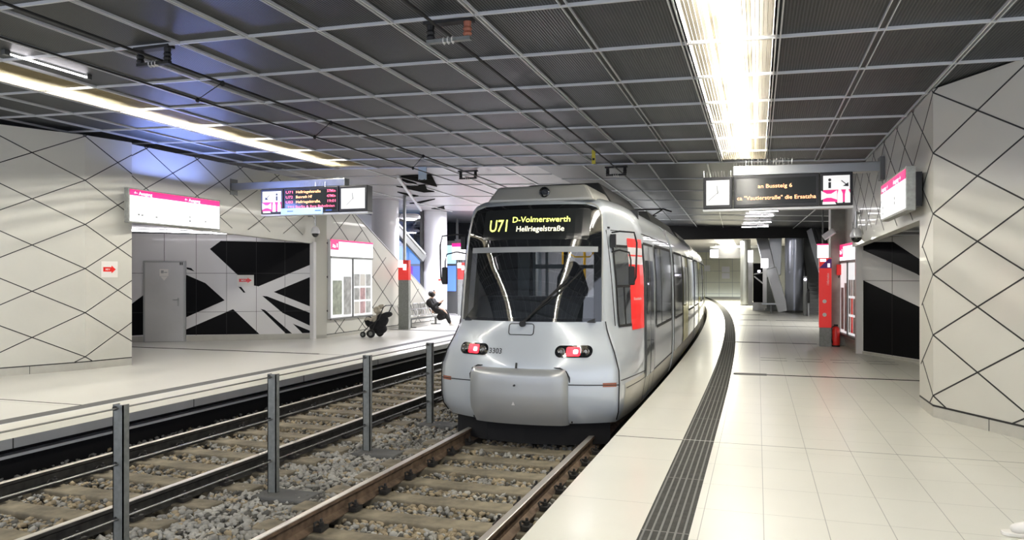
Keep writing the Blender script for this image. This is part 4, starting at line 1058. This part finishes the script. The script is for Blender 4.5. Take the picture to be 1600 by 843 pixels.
# ------------------------------------------------------------------ glazed information cases
def info_case(label, F, w, h, z0, hd, kinds, flip=False):
    t = thing('information_case', label, 'display case', F(w/2, z0, 0))
    G_ = (lambda a, b, q: F(w-a, b, q)) if flip else F
    m = MB(); pan(m, G_, 0, w, z0, z0+h, -.02, .08); m.build('cabinet', 'bar_alu', t)
    m = MB(); pan(m, G_, .01, w-.01, z0+h-hd, z0+h-.05, .08, .10); m.build('lit_header', 'sign_white', t)
    m = MB(); pan(m, G_, .0, w, z0+h-.05, z0+h, .08, .10); pan(m, G_, 0, .36, z0+h-.27, z0+h-.05, .09, .104); m.build('pink_header', 'sign_pink', t)
    m = MB(); m.prism([(.06, z0+h-.2), (.2, z0+h-.22), (.2, z0+h-.16), (.08, z0+h-.12)], G_, .104, .107); pan(m, G_, .26, .30, z0+h-.2, z0+h-.1, .104, .107); m.build('header_symbol', 'sign_white', t)
    m = MB(); pan(m, G_, .0, w, z0+h-hd-.04, z0+h-hd, .08, .11); pan(m, G_, w/2-.02, w/2+.02, z0, z0+h-hd, .08, .11); pan(m, G_, 0, w, z0-.03, z0+.01, .06, .11); m.build('case_frame', 'steel_dark', t)
    for k in range(2):
        a0, a1 = (.03, w/2-.03) if k == 0 else (w/2+.03, w-.03)
        m = MB(); pan(m, G_, a0, a1, z0+.03, z0+h-hd-.06, .081, .085); c_ = m.build('case_back', 'case_back', t)
        rs = random.Random(3+k)
        if k == 0:
            m = MB(); pan(m, G_, a0+.06, a0+.5*(a1-a0), z0+.1, z0+1.0, .086, .088); m.build('poster', kinds[0], c_)
            m = MB(); pan(m, G_, a0+.58*(a1-a0), a1-.05, z0+.08, z0+1.1, .086, .088); m.build('poster', kinds[1], c_)
        else:
            for i in range(3):
                for j in range(3):
                    m = MB(); pw = (a1-a0-.12)/3
                    pan(m, G_, a0+.05+i*(pw+.01), a0+.03+i*(pw+.01)+pw, z0+.08+j*.38, z0+.41+j*.38, .086, .088); m.build('notice', rs.choice([kinds[1], 'sticker_white', 'poster_grey', kinds[2]]), c_)
    return t
Fs = lambda a, b, q: (-10.60+q, 16.40+.40+a, b)
t = info_case('lit glass information case with pink header on the left wall behind the pushchair', Fs, 2.20, 2.07, .42, .44, ('poster_green', 'poster_grey', 'poster_pink'))
ic = info_case('lit glass information case with pink header on the angled wall beside the fire extinguisher', lambda a, b, q: fH(a, b, q), 1.55, 1.93, .28, .35, ('poster_grey', 'poster_grey', 'ad_red'), flip=True)
for o in (ic,): o['category'] = 'display case'

# ------------------------------------------------------------------ cameras on walls and columns
def dome_camera(x, y, z, sgn, label, arm=.25):
    t = thing('dome_camera', label, 'security camera', (x, y, z), 'dome cameras')
    m = MB(); m.tube([(x-sgn*arm, y, z+.42), (x-sgn*arm*.2, y, z+.42)], .02, 8); m.lathe((x-sgn*arm, y, z+.42), [(.06, -.01), (.06, .01)], 10, axis='x'); m.tube([(x, y, z+.46), (x, y, z+.12)], .018, 8); m.build('mount_pole', 'steel', t)
    m = MB(); m.lathe((x, y, z), [(.03, .16), (.07, .13), (.105, .07), (.115, 0), (.10, -.02)], 16); m.build('housing', 'column_white', t, smooth=True)
    m = MB(); m.lathe((x, y, z), [(.09, -.02), (.085, -.06), (.05, -.10), (.01, -.115)], 16); m.build('dome', 'black_gloss', t, smooth=True)
dome_camera(-10.55, 16.15, 2.62, 1, 'white dome camera on a pole left of the left information case')
dome_camera(1.70, 14.75, 2.24, -1, 'white dome camera on a pole left of the right wall recess', .06)
t = thing('box_camera', 'small white box camera on the concrete column of the right platform', 'security camera', (1.5, 17.3, 2.4))
m = MB(); m.obox((1.44, 17.15, 2.42), (.10, -.05, .07), (.02, .06, 0), (-.03, .0, .05)); m.build('housing', 'column_white', t, bev=.01)
m = MB(); m.tube([(1.5, 17.2, 2.45), (1.62, 17.3, 2.5), (1.66, 17.71, 2.5)], .015, 6); m.build('arm', 'steel', t)

# ------------------------------------------------------------------ right platform: column and its things
def column(x, y, r, z0, z1, label, mt_, n=32):
    t = thing('round_column', label, 'column', (x, y, z0))
    m = MB(); m.lathe((x, y, 0), [(r, z0), (r, z1)], n); m.build('shaft', mt_, t, smooth=True)
    m = MB(); m.lathe((x, y, 0), [(r+.02, z0), (r+.02, z0+.08), (r, z0+.09)], n); m.build('base_ring', 'steel_dark', t, smooth=True)
t = thing('square_column', 'grey concrete column beside the red help pillar on the right platform', 'column', (1.77, 17.95, 0))
m = MB(); m.box(1.52, 2.02, 17.7, 18.2, 0, CZ0(1.8)); m.build('shaft', 'column_conc', t, bev=.02)
t = thing('help_pillar', 'tall red emergency and information pillar in front of the concrete column', 'pillar', (1.4, 17.5, 0))
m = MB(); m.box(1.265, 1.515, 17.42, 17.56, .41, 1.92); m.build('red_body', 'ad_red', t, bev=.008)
m = MB(); m.box(1.275, 1.51, 17.43, 17.55, 0, .41); m.build('plinth', 'post_grey', t)
PF = lambda a, b, q: (1.265+a, 17.42-q, b)
m = MB(); m.prism([(0, 1.70), (.25, 1.70), (.25, 1.90), (.19, 1.90)], PF, 0, .004); m.build('purple_corner', 'purple', t)
m = MB(); pan(m, PF, .02, .14, 1.84, 1.90, .002, .006); pan(m, PF, .17, .22, 1.72, 1.80, .005, .008); m.build('white_mark', 'sign_white', t)
m = MB(); text_on(m, 'i Information', .07, lambda x, y: PF(.20-y, 1.33+x, .003), width=.26); m.build('lettering', 'sticker_white', t)
for z in (.98, .69):
    m = MB(); m.lathe((1.375, 17.412, z), [(.042, -.006), (.042, .006)], 14, axis='y'); b_ = m.build('call_button', 'sticker_white', t)
t = thing('hanging_sign', 'small white illuminated sign with red edge above the red help pillar', 'sign', (1.45, 18.9, 1.95))
m = MB(); m.box(1.34, 1.60, 18.9, 19.0, 1.96, 2.26); m.build('lit_face', 'sign_white', t)
m = MB(); m.box(1.33, 1.61, 18.89, 19.0, 2.26, 2.29); m.build('red_edge', 'sign_pink', t)
m = MB(); m.bar((1.46, 18.95, 2.29), (1.46, 18.95, CZ0(1.4)), .03, .03); m.build('rod', 'steel_dark', t)
t = thing('fire_extinguisher', 'red fire extinguisher standing at the foot of the concrete column', 'fire extinguisher', (1.6, 17.45, 0))
m = MB(); m.lathe((1.61, 17.5, 0), [(.07, .02), (.08, .05), (.08, .36), (.055, .42), (.025, .44)], 16); m.build('cylinder', 'red_paint', t, smooth=True)
m = MB(); m.lathe((1.61, 17.5, 0), [(.082, 0), (.082, .03)], 16); m.build('foot_ring', 'black_matte', t)
m = MB(); m.box(1.57, 1.65, 17.48, 17.52, .44, .48); m.tube([(1.60, 17.46, .46), (1.52, 17.44, .42), (1.51, 17.44, .2), (1.53, 17.44, .08)], .012, 6); m.build('valve_and_hose', 'black_matte', t)
t = thing('alarm_box', 'small red alarm box high on the concrete column of the right platform', 'alarm', (1.7, 17.66, 1.6))
m = MB(); m.box(1.64, 1.74, 17.63, 17.70, 1.55, 1.78); m.build('case', 'red_paint', t, bev=.006)
m = MB(); m.tube([(1.70, 17.66, 1.55), (1.68, 17.65, 1.49)], .012, 6); m.build('hook', 'black_matte', t)

# ------------------------------------------------------------------ far right: escalator, columns, panels
column(1.5, 34.15, .39, 0, CZ0(1.5), 'big pale blue grey round column left of the escalator', 'column_grey')
column(-.62, 41.5, .26, 0, 3.5, 'shiny grey round column before the tiled end wall', 'steel')
t = thing('escalator', 'dark escalator with shiny balustrade rising behind the red help pillar', 'escalator', (2.2, 32, 0))
m = MB()
for k in range(26):
    y0, z0 = 32.0+.32*k, .165*k
    if z0 > 4.0: break
    m.box(1.95, 3.15, y0, y0+.34, z0-.2, z0+.12)
m.build('steps', 'steel_dark', t)
for x in (1.88, 3.2):
    m = MB(); m.prism([(31.2, 0), (31.9, 0), (39.9, 4.1), (39.9, 5.0), (31.9, .95), (31.2, .95)], lambda a, b, q: (x+q, a, b), -.03, .03); m.build('balustrade', 'steel', t)
    m = MB(); m.tube([(x, 31.1, .5), (x, 31.1, .92), (x, 31.25, 1.0), (x, 31.9, 1.0), (x, 39.9, 5.05)], .045, 8); m.build('handrail', 'black_matte', t, smooth=True)
m = MB()
for k in range(5): m.bar((2.0+.09*k, 32.5+.1*k, 3.45), (2.62+.12*k, 31.7, .9+.1*k), .05, .3)
tag(m.build('steel_cladding', 'steel'), 'crumpled looking shiny steel cladding hanging beside the escalator', 'cladding')
t = thing('ticket_post', 'slim grey post with a glowing button beside the escalator', 'post', (1.75, 31.4, 0))
m = MB(); m.box(1.70, 1.84, 31.3, 31.42, 0, 1.55); m.build('body', 'steel_dark', t, bev=.01)
m = MB(); m.lathe((1.77, 31.28, 1.42), [(.05, -.01), (.05, .01)], 12, axis='y'); m.build('glowing_button', 'lilac_lit', t)
t = thing('angular_column', 'faceted shiny steel column leaning into the far ceiling', 'column', (.6, 34.5, 0))
m = MB()
for (a, b, w) in [((.10, 34.6, 3.6), (.55, 34.3, 1.5), .5), ((.55, 34.3, 1.9), (1.05, 34.0, .0), .45), ((.75, 34.9, 3.6), (.70, 34.9, 1.6), .55)]: m.bar(a, b, w, .18, up=(0, 1, 0))
m.build('facets', 'steel', t, bev=.03)
m = MB(); m.prism([(.30, 0), (.95, 0), (.85, 1.3), (.45, 2.0), (.28, 1.4)], lambda a, b, q: (a, 35.0+q, b), 0, .3); m.build('dark_base', 'post_grey', t)
t = thing('information_board', 'black information board with white strokes far down the right platform', 'board', (0, 36, 0))
m = MB(); m.box(-.20, .30, 36.0, 36.1, .35, 2.15); m.build('board', 'art_black', t)
m = MB(); m.bar((-.16, 35.98, 1.65), (.22, 35.98, 1.72), .05, .02, up=(0, 1, 0)); m.bar((-.16, 35.98, 1.55), (.25, 35.98, 1.2), .06, .02, up=(0, 1, 0)); m.build('white_stroke', 'art_white', t)
m = MB(); m.box(-.22, .30, 35.9, 36.15, 0, .35); m.build('plinth', 'column_white', t)
t = thing('light_column', 'narrow white glowing panel far down the platform beside the black board', 'lamp', (-.35, 36, 0))
m = MB(); m.box(-.42, -.22, 36.0, 36.2, .2, 2.2); m.build('lit_panel', 'art_white', t); m = MB(); m.box(-.44, -.2, 35.9, 36.1, 2.2, 2.75); m.build('lit_head', 'sign_white', t)
t = thing('poster_stand', 'white poster stand with lit head left of the leaning steel column', 'poster stand', (.5, 33, 0))
m = MB(); m.box(.20, .36, 33.2, 33.3, .2, 1.9); m.build('stand', 'art_white', t); m = MB(); m.box(.12, .42, 33.1, 33.3, 1.9, 2.3); m.build('lit_head', 'sign_white', t)
m = MB(); m.box(0.0, .10, 33.3, 33.32, 1.72, 1.80); m.build('violet_lamp', 'lilac_lit', t)
t = thing('low_bench', 'low grey bench in front of the steel column on the far platform', 'bench', (.4, 33, 0))
m = MB(); m.box(.15, .95, 32.9, 33.2, .36, .42); m.build('seat', 'steel', t); m = MB(); m.box(.5, .56, 33.0, 33.1, 0, .36); m.build('leg', 'steel_dark', t)
for k, (x, z) in enumerate(((-4.2, 2.0), (-2.7, 1.4), (-2.7, 1.9))):
    m = MB(); m.box(x, x+.6, 60.93, 60.99, z, z+.45)
    tag(m.build('wall_notice', 'sticker_white'), ['small white notice on the tiled end wall, the left one', 'small white notice on the tiled end wall, lower one of the right pair', 'small white notice on the tiled end wall, upper one of the right pair'][k], 'notice', 'notices on the tiled end wall')

# ------------------------------------------------------------------ far left: columns, glazing, signs
column(-11.75, 22.1, .45, ZL, 4.1, 'thick white round column rising behind the stair wall, beside the glass front', 'column_white')
column(-11.95, 26.55, .46, ZL, 4.15, 'white round column with a small sticker behind the seated person', 'column_white')
m = MB(); m.box(-11.62, -11.45, 26.05, 26.09, 1.30, 1.48); m.box(-11.58, -11.49, 26.04, 26.05, 1.37, 1.43, 1)
tag(m.build('column_sticker', ['sticker_white', 'red_paint']), 'small white sticker with red mark on the white column behind the seated person', 'sticker')
m = MB()
gx0, gy0, gx1, gy1 = -13.6, 25.6, -12.35, 26.2
m.bar((gx1, gy1, ZL), (gx1, gy1, 4.1), .14, .10); m.bar((gx0, gy0, ZL), (gx0, gy0, 4.1), .10, .10); m.bar((gx0, gy0, 3.7), (gx1, gy1, 3.7), .08, .1)
m.bar(((gx0+gx1)/2, (gy0+gy1)/2, 1), ((gx0+gx1)/2, (gy0+gy1)/2, 4), .04, .04)
m.build('window_1', 'steel_dark', struct=True)
m = MB(); m.obox(((gx0+gx1)/2, (gy0+gy1)/2, 2.0), ((gx1-gx0)/2, (gy1-gy0)/2, 0), (-.004, .008, 0), (0, 0, 2.0)); m.build('window_pane', 'blue_pane', bpy.data.objects['window_1'])
t = thing('shop_front', 'dim blue shop front with pale cyan sign seen through the glass front', 'shop front', (-14, 30, ZL))
m = MB(); m.box(-15.6, -12.4, 30, 30.2, 2.1, 2.9); m.build('lit_sign', 'cyan_lit', t)
m = MB(); m.box(-15.6, -12.4, 30, 30.2, .9, 2.0); m.build('shop_window', 'blue_lit', t)
m = MB(); m.box(-15.7, -12.3, 30.05, 30.25, ZL, .9); m.box(-15.7, -12.3, 30.05, 30.25, 2.0, 2.1); m.box(-15.7, -12.3, 30.05, 30.25, 2.9, 3.1)
for x in (-15.65, -14, -12.35): m.box(x-.04, x+.04, 29.98, 30.25, ZL, 3.1)
m.build('frame', 'steel_dark', t)
t = thing('steel_strut', 'grey steel strut slanting down between the two white columns', 'strut', (-12.2, 24.6, 2.3))
m = MB(); m.bar((-12.45, 23.9, 3.45), (-11.95, 25.5, 2.2), .12, .28); m.build('beam', 'steel_dark', t); m = MB(); m.bar((-12.43, 23.9, 3.62), (-11.92, 25.5, 2.38), .14, .05); m.build('flange', 'bar_alu', t)
t = thing('round_lamp', 'bright round lamp on a bracket at the thick white column', 'lamp', (-11.2, 22.4, 3.4))
m = MB(); m.lathe((-11.1, 22.6, 0), [(.30, 3.62), (.36, 3.55), (.36, 3.48), (.28, 3.46)], 20); m.build('shade', 'column_white', t, smooth=True)
m = MB(); m.lathe((-11.1, 22.6, 0), [(.24, 3.46), (.2, 3.43)], 16); m.build('bulb', 'far_tube', t)
m = MB(); m.bar((-11.5, 22.3, 3.6), (-11.1, 22.6, 3.6), .06, .06); m.build('bracket', 'steel', t)
d_ = bpy.data.lights.new('lamp_light', 'SPOT'); d_.energy = 520; d_.spot_size = 2.6; d_.shadow_soft_size = .15; d_.color = (.9, .92, 1)
o_ = bpy.data.objects.new('lamp_light', d_); COL.objects.link(o_); o_.parent = t; o_.location = (.1, .2, 0)
def info_pillar(x, y, w, z1, label, top):
    t = thing('information_pillar', label, 'pillar', (x, y, ZL))
    m = MB(); m.box(x-w/2, x+w/2, y, y+.14, ZL, 1.42); m.build('grey_body', 'post_grey', t)
    m = MB(); m.box(x-w/2, x+w/2, y-.01, y+.15, 1.42, z1-.22); m.build('red_head', 'ad_red', t)
    m = MB(); m.box(x-w/2, x-.02, y-.02, y, z1-.22, z1); m.box(x+.0, x+.10, y-.03, y, z1-.30, z1-.12); m.build('white_mark', 'sign_white', t)
    m = MB(); m.box(x-w/2, x+w/2, y, y+.14, z1-.22, z1); m.build('red_cap', 'red_paint', t)
    if top: m = MB(); m.bar((x, y+.07, z1), (x, y+.07, 4.0), .07, .07); m.build('pole', 'steel', t)
info_pillar(-10.18, 20.3, .34, 2.02, 'grey pillar with red lit head standing behind the pushchair', True)
info_pillar(-11.5, 28.2, .36, 2.1, 'grey pillar with red head far behind, right of the sticker column', False)
t = thing('light_box_sign', 'white illuminated sign with pink header partly hidden by the tram mirror', 'sign', (-11.2, 29.3, 2.4))
m = MB(); m.box(-12.4, -9.2, 29.3, 29.45, 2.25, 2.80); m.build('lit_face', 'sign_white', t); m = MB(); m.box(-12.4, -9.2, 29.29, 29.45, 2.80, 2.95); m.build('pink_header', 'sign_pink', t)
m = MB()
for x in (-12.2, -10.9, -9.5): m.bar((x, 29.4, ZL), (x, 29.4, 4), .08, .08)
m.bar((-12.3, 29.4, 3.1), (-9.1, 29.4, 3.1), .06, .06); m.build('frame', 'steel_dark', t)
t = thing('waste_bin', 'small bin with a violet glow beside the tram mirror', 'bin', (-9.9, 26.8, ZL))
m = MB(); m.lathe((-9.95, 26.8, 0), [(.16, ZL), (.18, .35), (.16, .36)], 14); m.build('body', 'post_grey', t, smooth=True); m = MB(); m.lathe((-9.95, 26.8, 0), [(.17, .36), (.17, .5), (.12, .52)], 14); m.build('glowing_rim', 'blue_lit', t)

# ------------------------------------------------------------------ bench, seated person, pushchair
t = thing('waiting_bench', 'row of steel wire seats against the left wall where a person sits', 'bench', (-10.25, 21.8, ZL))
ys_ = [20.75+.52*k for k in range(5)]
m = MB(); m.bar((-10.28, 20.7, .20), (-10.28, 23.25, .20), .06, .06); m.build('beam', 'steel_dark', t)
for y in (21.0, 22.9):
    m = MB(); m.bar((-10.28, y, ZL), (-10.28, y, .20), .06, .06); m.bar((-10.45, y, ZL+.015), (-10.1, y, ZL+.015), .06, .03); m.build('leg', 'steel_dark', t)
for y in ys_:
    m = MB()
    m.tube([(-10.05, y-.2, .30), (-10.03, y-.15, .32), (-10.03, y+.15, .32), (-10.05, y+.2, .30), (-10.42, y+.2, .27), (-10.50, y+.2, .62), (-10.51, y+.15, .66), (-10.51, y-.15, .66), (-10.50, y-.2, .62), (-10.42, y-.2, .27), (-10.05, y-.2, .30)], .013, 6)
    for k in range(1, 7):
        yy = y-.2+.4*k/7; m.tube([(-10.04, yy, .31), (-10.25, yy, .28), (-10.42, yy, .27), (-10.47, yy, .45), (-10.505, yy, .65)], .006, 5)
    m.build('wire_seat', 'steel', t)
    m = MB(); m.tube([(-10.4, y-.25, .28), (-10.38, y-.25, .50), (-10.1, y-.25, .50), (-10.06, y-.25, .45), (-10.08, y-.25, .28)], .013, 6); m.build('armrest', 'column_white', t)

def skinned(name, joints, edges, mt_, parent, sub=2):
    """joints: (x,y,z,r[,r2]); world coordinates"""
    me = bpy.data.meshes.new(name); o = Vector((0, 0, 0)); p = parent
    while p is not None: o += p.location; p = p.parent
    me.from_pydata([Vector(j[:3])-o for j in joints], edges, [])
    ob = bpy.data.objects.new(name, me); COL.objects.link(ob); ob.parent = parent; me.materials.append(M[mt_])
    md = ob.modifiers.new('skin', 'SKIN'); md.use_smooth_shade = True
    for v, j in zip(me.skin_vertices[0].data, joints): v.radius = (j[3], j[4] if len(j) > 4 else j[3])
    me.skin_vertices[0].data[0].use_root = True
    s_ = ob.modifiers.new('sub', 'SUBSURF'); s_.levels = sub; s_.render_levels = sub
    dg = bpy.context.evaluated_depsgraph_get(); dg.update()
    nm = bpy.data.meshes.new_from_object(ob.evaluated_get(dg)); ob.modifiers.clear(); ob.data = nm
    for pl_ in nm.polygons: pl_.use_smooth = True
    return ob
px, py, pz = -10.20, 22.45, .33
P3 = lambda dx, dy, dz: (px+dx, py+dy, pz+dz)
t = thing('person', 'person in a long black coat slouching on the bench and looking at a phone', 'person', (px+.2, py, ZL))
# body: pelvis, chest, neck, head, arms with hands, legs
J = [(*P3(0, 0, .08), .11, .14), (*P3(-.06, 0, .26), .10, .13), (*P3(-.05, 0, .42), .09, .15), (*P3(-.01, 0, .50), .045), (*P3(.05, 0, .58), .055), (*P3(.07, 0, .66), .075), (*P3(.07, 0, .72), .06)]
Ed = [(0, 1), (1, 2), (2, 3), (3, 4), (4, 5), (5, 6)]
for s_ in (-1, 1):
    b = len(J)
    J += [(*P3(-.03, .17*s_, .42), .05), (*P3(.10, .20*s_, .24), .04), (*P3(.30, .08*s_, .36), .03), (*P3(.35, .05*s_, .40), .022)]
    Ed += [(2, b), (b, b+1), (b+1, b+2), (b+2, b+3)]
    for k, (dy, L) in enumerate(((-.03, .05), (-.012, .062), (.006, .06), (.022, .05))):
        c0 = len(J); J += [(*P3(.385, .05*s_+dy, .42), .009), (*P3(.385+L*.5, .05*s_+dy-s_*.015, .44), .008)]; Ed += [(b+3, c0), (c0, c0+1)]
    b = len(J)
    J += [(*P3(.05, .09*s_, .06), .085), (*P3(.44, .10*s_, .07+(.05 if s_ < 0 else 0)), .06), (*P3(.52+(.12 if s_ < 0 else .02), .10*s_, -.22), .045), (*P3(.55+(.17 if s_ < 0 else .03), .10*s_, -.345), .035)]
    Ed += [(0, b), (b, b+1), (b+1, b+2), (b+2, b+3)]
skinned('body', J, Ed, 'skin', t)
Jc = [(*P3(0, 0, .08), .14, .19), (*P3(-.06, 0, .26), .15, .20), (*P3(-.04, 0, .41), .13, .21), (*P3(-.01, 0, .49), .07, .08)]
Ec = [(0, 1), (1, 2), (2, 3)]
for s_ in (-1, 1):
    b = len(Jc); Jc += [(*P3(-.03, .18*s_, .41), .075), (*P3(.10, .21*s_, .23), .065), (*P3(.28, .09*s_, .35), .048)]; Ec += [(2, b), (b, b+1), (b+1, b+2)]
    b = len(Jc); Jc += [(*P3(.18, .09*s_, .07), .12, .10), (*P3(.42, .10*s_, .06), .11, .09), (*P3(.50, .12*s_, -.12), .10, .08)]; Ec += [(0, b), (b, b+1), (b+1, b+2)]
skinned('coat', Jc, Ec, 'coat_black', t)
skinned('coat_tail', [(*P3(.22, 0, .02), .10, .22), (*P3(.36, .0, -.06), .10, .24), (*P3(.42, .0, -.22), .05, .2)], [(0, 1), (1, 2)], 'coat_black', t)
for s_ in (-1, 1):
    e = .12 if s_ < 0 else .02
    skinned('trouser_leg', [(*P3(.44, .10*s_, .06), .075), (*P3(.50+e*.6, .10*s_, -.12), .07), (*P3(.55+e*1.2, .10*s_, -.35), .066)], [(0, 1), (1, 2)], 'coat_black', t)
    skinned('shoe', [(*P3(.52+e*1.2, .10*s_, -.365), .035), (*P3(.60+e*1.2, .10*s_, -.372), .035, .03), (*P3(.70+e*1.2, .10*s_, -.378), .028, .02)], [(0, 1), (1, 2)], 'shoe_white', t)
skinned('hair', [(*P3(.020, 0, .70), .15), (*P3(-.02, 0, .62), .14), (*P3(-.04, 0, .52), .11)], [(0, 1), (1, 2)], 'hair', t)
skinned('hair_fringe', [(*P3(.04, 0, .70), .088), (*P3(.095, 0, .715), .055)], [(0, 1)], 'hair', t, 1)
m = MB(); m.obox(P3(.085, 0, .665), (0, .0, 0), (0, 0, 0), (0, 0, 0)) if False else None
for s_ in (-1, 1):
    m = MB(); m.lathe(P3(.142, s_*.028, .668), [(.004, -.002), (.010, 0), (.004, .003)], 8, axis='x'); m.build('eye', 'hair', t)
m = MB(); m.prism([(-.05, .0), (.05, 0), (.045, .05), (-.045, .05)], lambda a, b, q: P3(.145+q-abs(a)*.5, a, .60+b), 0, .006); m.build('face_mask', 'sticker_white', t)
m = MB(); m.obox(P3(.43, .0, .45), (.02, 0, .06), (0, .036, 0), (.005, 0, -.002)); tag(m.build('mobile_phone', 'sticker_white'), 'pale phone held up by the person on the bench', 'phone')

# pushchair
sx, sy = -9.49, 17.4
t = thing('pushchair', 'black pushchair heaped with cream and black blankets beside the lit information case', 'pushchair', (sx, sy, ZL))
W_ = lambda dx, dy, dz: (sx+dx, sy+dy, ZL+dz)
for dx, dy, r in ((-.33, -.16, .075), (-.33, .16, .075), (-.05, -.24, .11), (-.05, .24, .11)):
    m = MB(); m.lathe(W_(dx, dy, r), [(r*.55, -.022), (r, -.02), (r, .02), (r*.55, .022)], 20, axis='y'); w_ = m.build('wheel', 'rubber', t, smooth=True)
    m = MB(); m.lathe(W_(dx, dy, r), [(r*.5, -.024), (r*.5, .024)], 12, axis='y'); m.build('hub', 'post_grey', w_)
m = MB()
for s_ in (-1, 1):
    m.tube([W_(-.33, .16*s_, .13), W_(-.15, .2*s_, .28), W_(.16, .22*s_, .48), W_(.30, .22*s_, .80), W_(.36, .20*s_, .84)], .013, 6)
    m.tube([W_(-.05, .24*s_, .11), W_(.02, .22*s_, .30), W_(.10, .22*s_, .45)], .013, 6)
m.tube([W_(.36, -.2, .84), W_(.36, .2, .84)], .015, 6); m.tube([W_(-.05, -.24, .11), W_(-.05, .24, .11)], .01, 6)
m.build('frame', 'black_matte', t)
skinned('seat_shell', [(*W_(-.25, 0, .30), .10, .17), (*W_(-.02, 0, .30), .12, .19), (*W_(.14, 0, .42), .12, .20), (*W_(.24, 0, .60), .11, .18)], [(0, 1), (1, 2), (2, 3)], 'fabric_black', t)
skinned('hood', [(*W_(.30, 0, .50), .14, .2), (*W_(.26, 0, .68), .12, .19)], [(0, 1)], 'fabric_black', t)
skinned('basket', [(*W_(-.12, 0, .20), .08, .16), (*W_(.12, 0, .22), .10, .17), (*W_(.26, 0, .32), .09, .16)], [(0, 1), (1, 2)], 'fabric_black', t)
rs = random.Random(5)
for k, (a, b, c, r, mt_) in enumerate([(-.05, -.05, .48, .10, 'blanket'), (.05, .04, .60, .11, 'blanket'), (.03, -.08, .72, .09, 'blanket'), (.10, .02, .80, .06, 'blanket')]):
    skinned('blanket', [(*W_(a-.1, b, c-.03), r*.5, r*.9), (*W_(a, b+.02, c), r, r*1.2), (*W_(a+.1, b, c+.02), r*.6, r)], [(0, 1), (1, 2)], mt_, t)
skinned('footrest_cloth', [(*W_(-.36, 0, .34), .05, .13), (*W_(-.24, 0, .42), .07, .16), (*W_(-.12, .0, .40), .06, .15)], [(0, 1), (1, 2)], 'fabric_black', t)
skinned('pale_wrap', [(*W_(-.30, -.12, .46), .035), (*W_(-.18, -.15, .50), .045), (*W_(-.05, -.17, .44), .04)], [(0, 1), (1, 2)], 'blanket', t)

# white shoes at the right edge of the photo
for k, (x, y) in enumerate(((1.36, 5.02), (1.40, 4.86))):
    t = thing('white_shoe', ['white canvas shoe at the bottom right corner, the farther one', 'white canvas shoe at the bottom right corner, the nearer one'][k], 'shoe', (x+.13, y, 0), 'pair of white shoes')
    skinned('upper', [(x+.03, y, .035, .035, .028), (x+.10, y, .045, .042, .040), (x+.18, y, .055, .040, .048), (x+.25, y, .06, .036, .050)], [(0, 1), (1, 2), (2, 3)], 'shoe_white', t)
    m = MB(); m.prism([(x-.008, y-.02), (x+.02, y-.04), (x+.12, y-.048), (x+.27, y-.036), (x+.285, y), (x+.27, y+.036), (x+.12, y+.048), (x+.02, y+.04), (x-.008, y+.02)], lambda a, b, q: (a, b, q), 0, .022); m.build('sole', 'sticker_white', t, bev=.005)
    m = MB()
    for q in range(3): m.tube([(x+.11+.03*q, y-.022, .087+.006*q), (x+.12+.03*q, y, .096+.006*q), (x+.11+.03*q, y+.022, .087+.006*q)], .004, 5)
    m.build('laces', 'sticker_white', t)
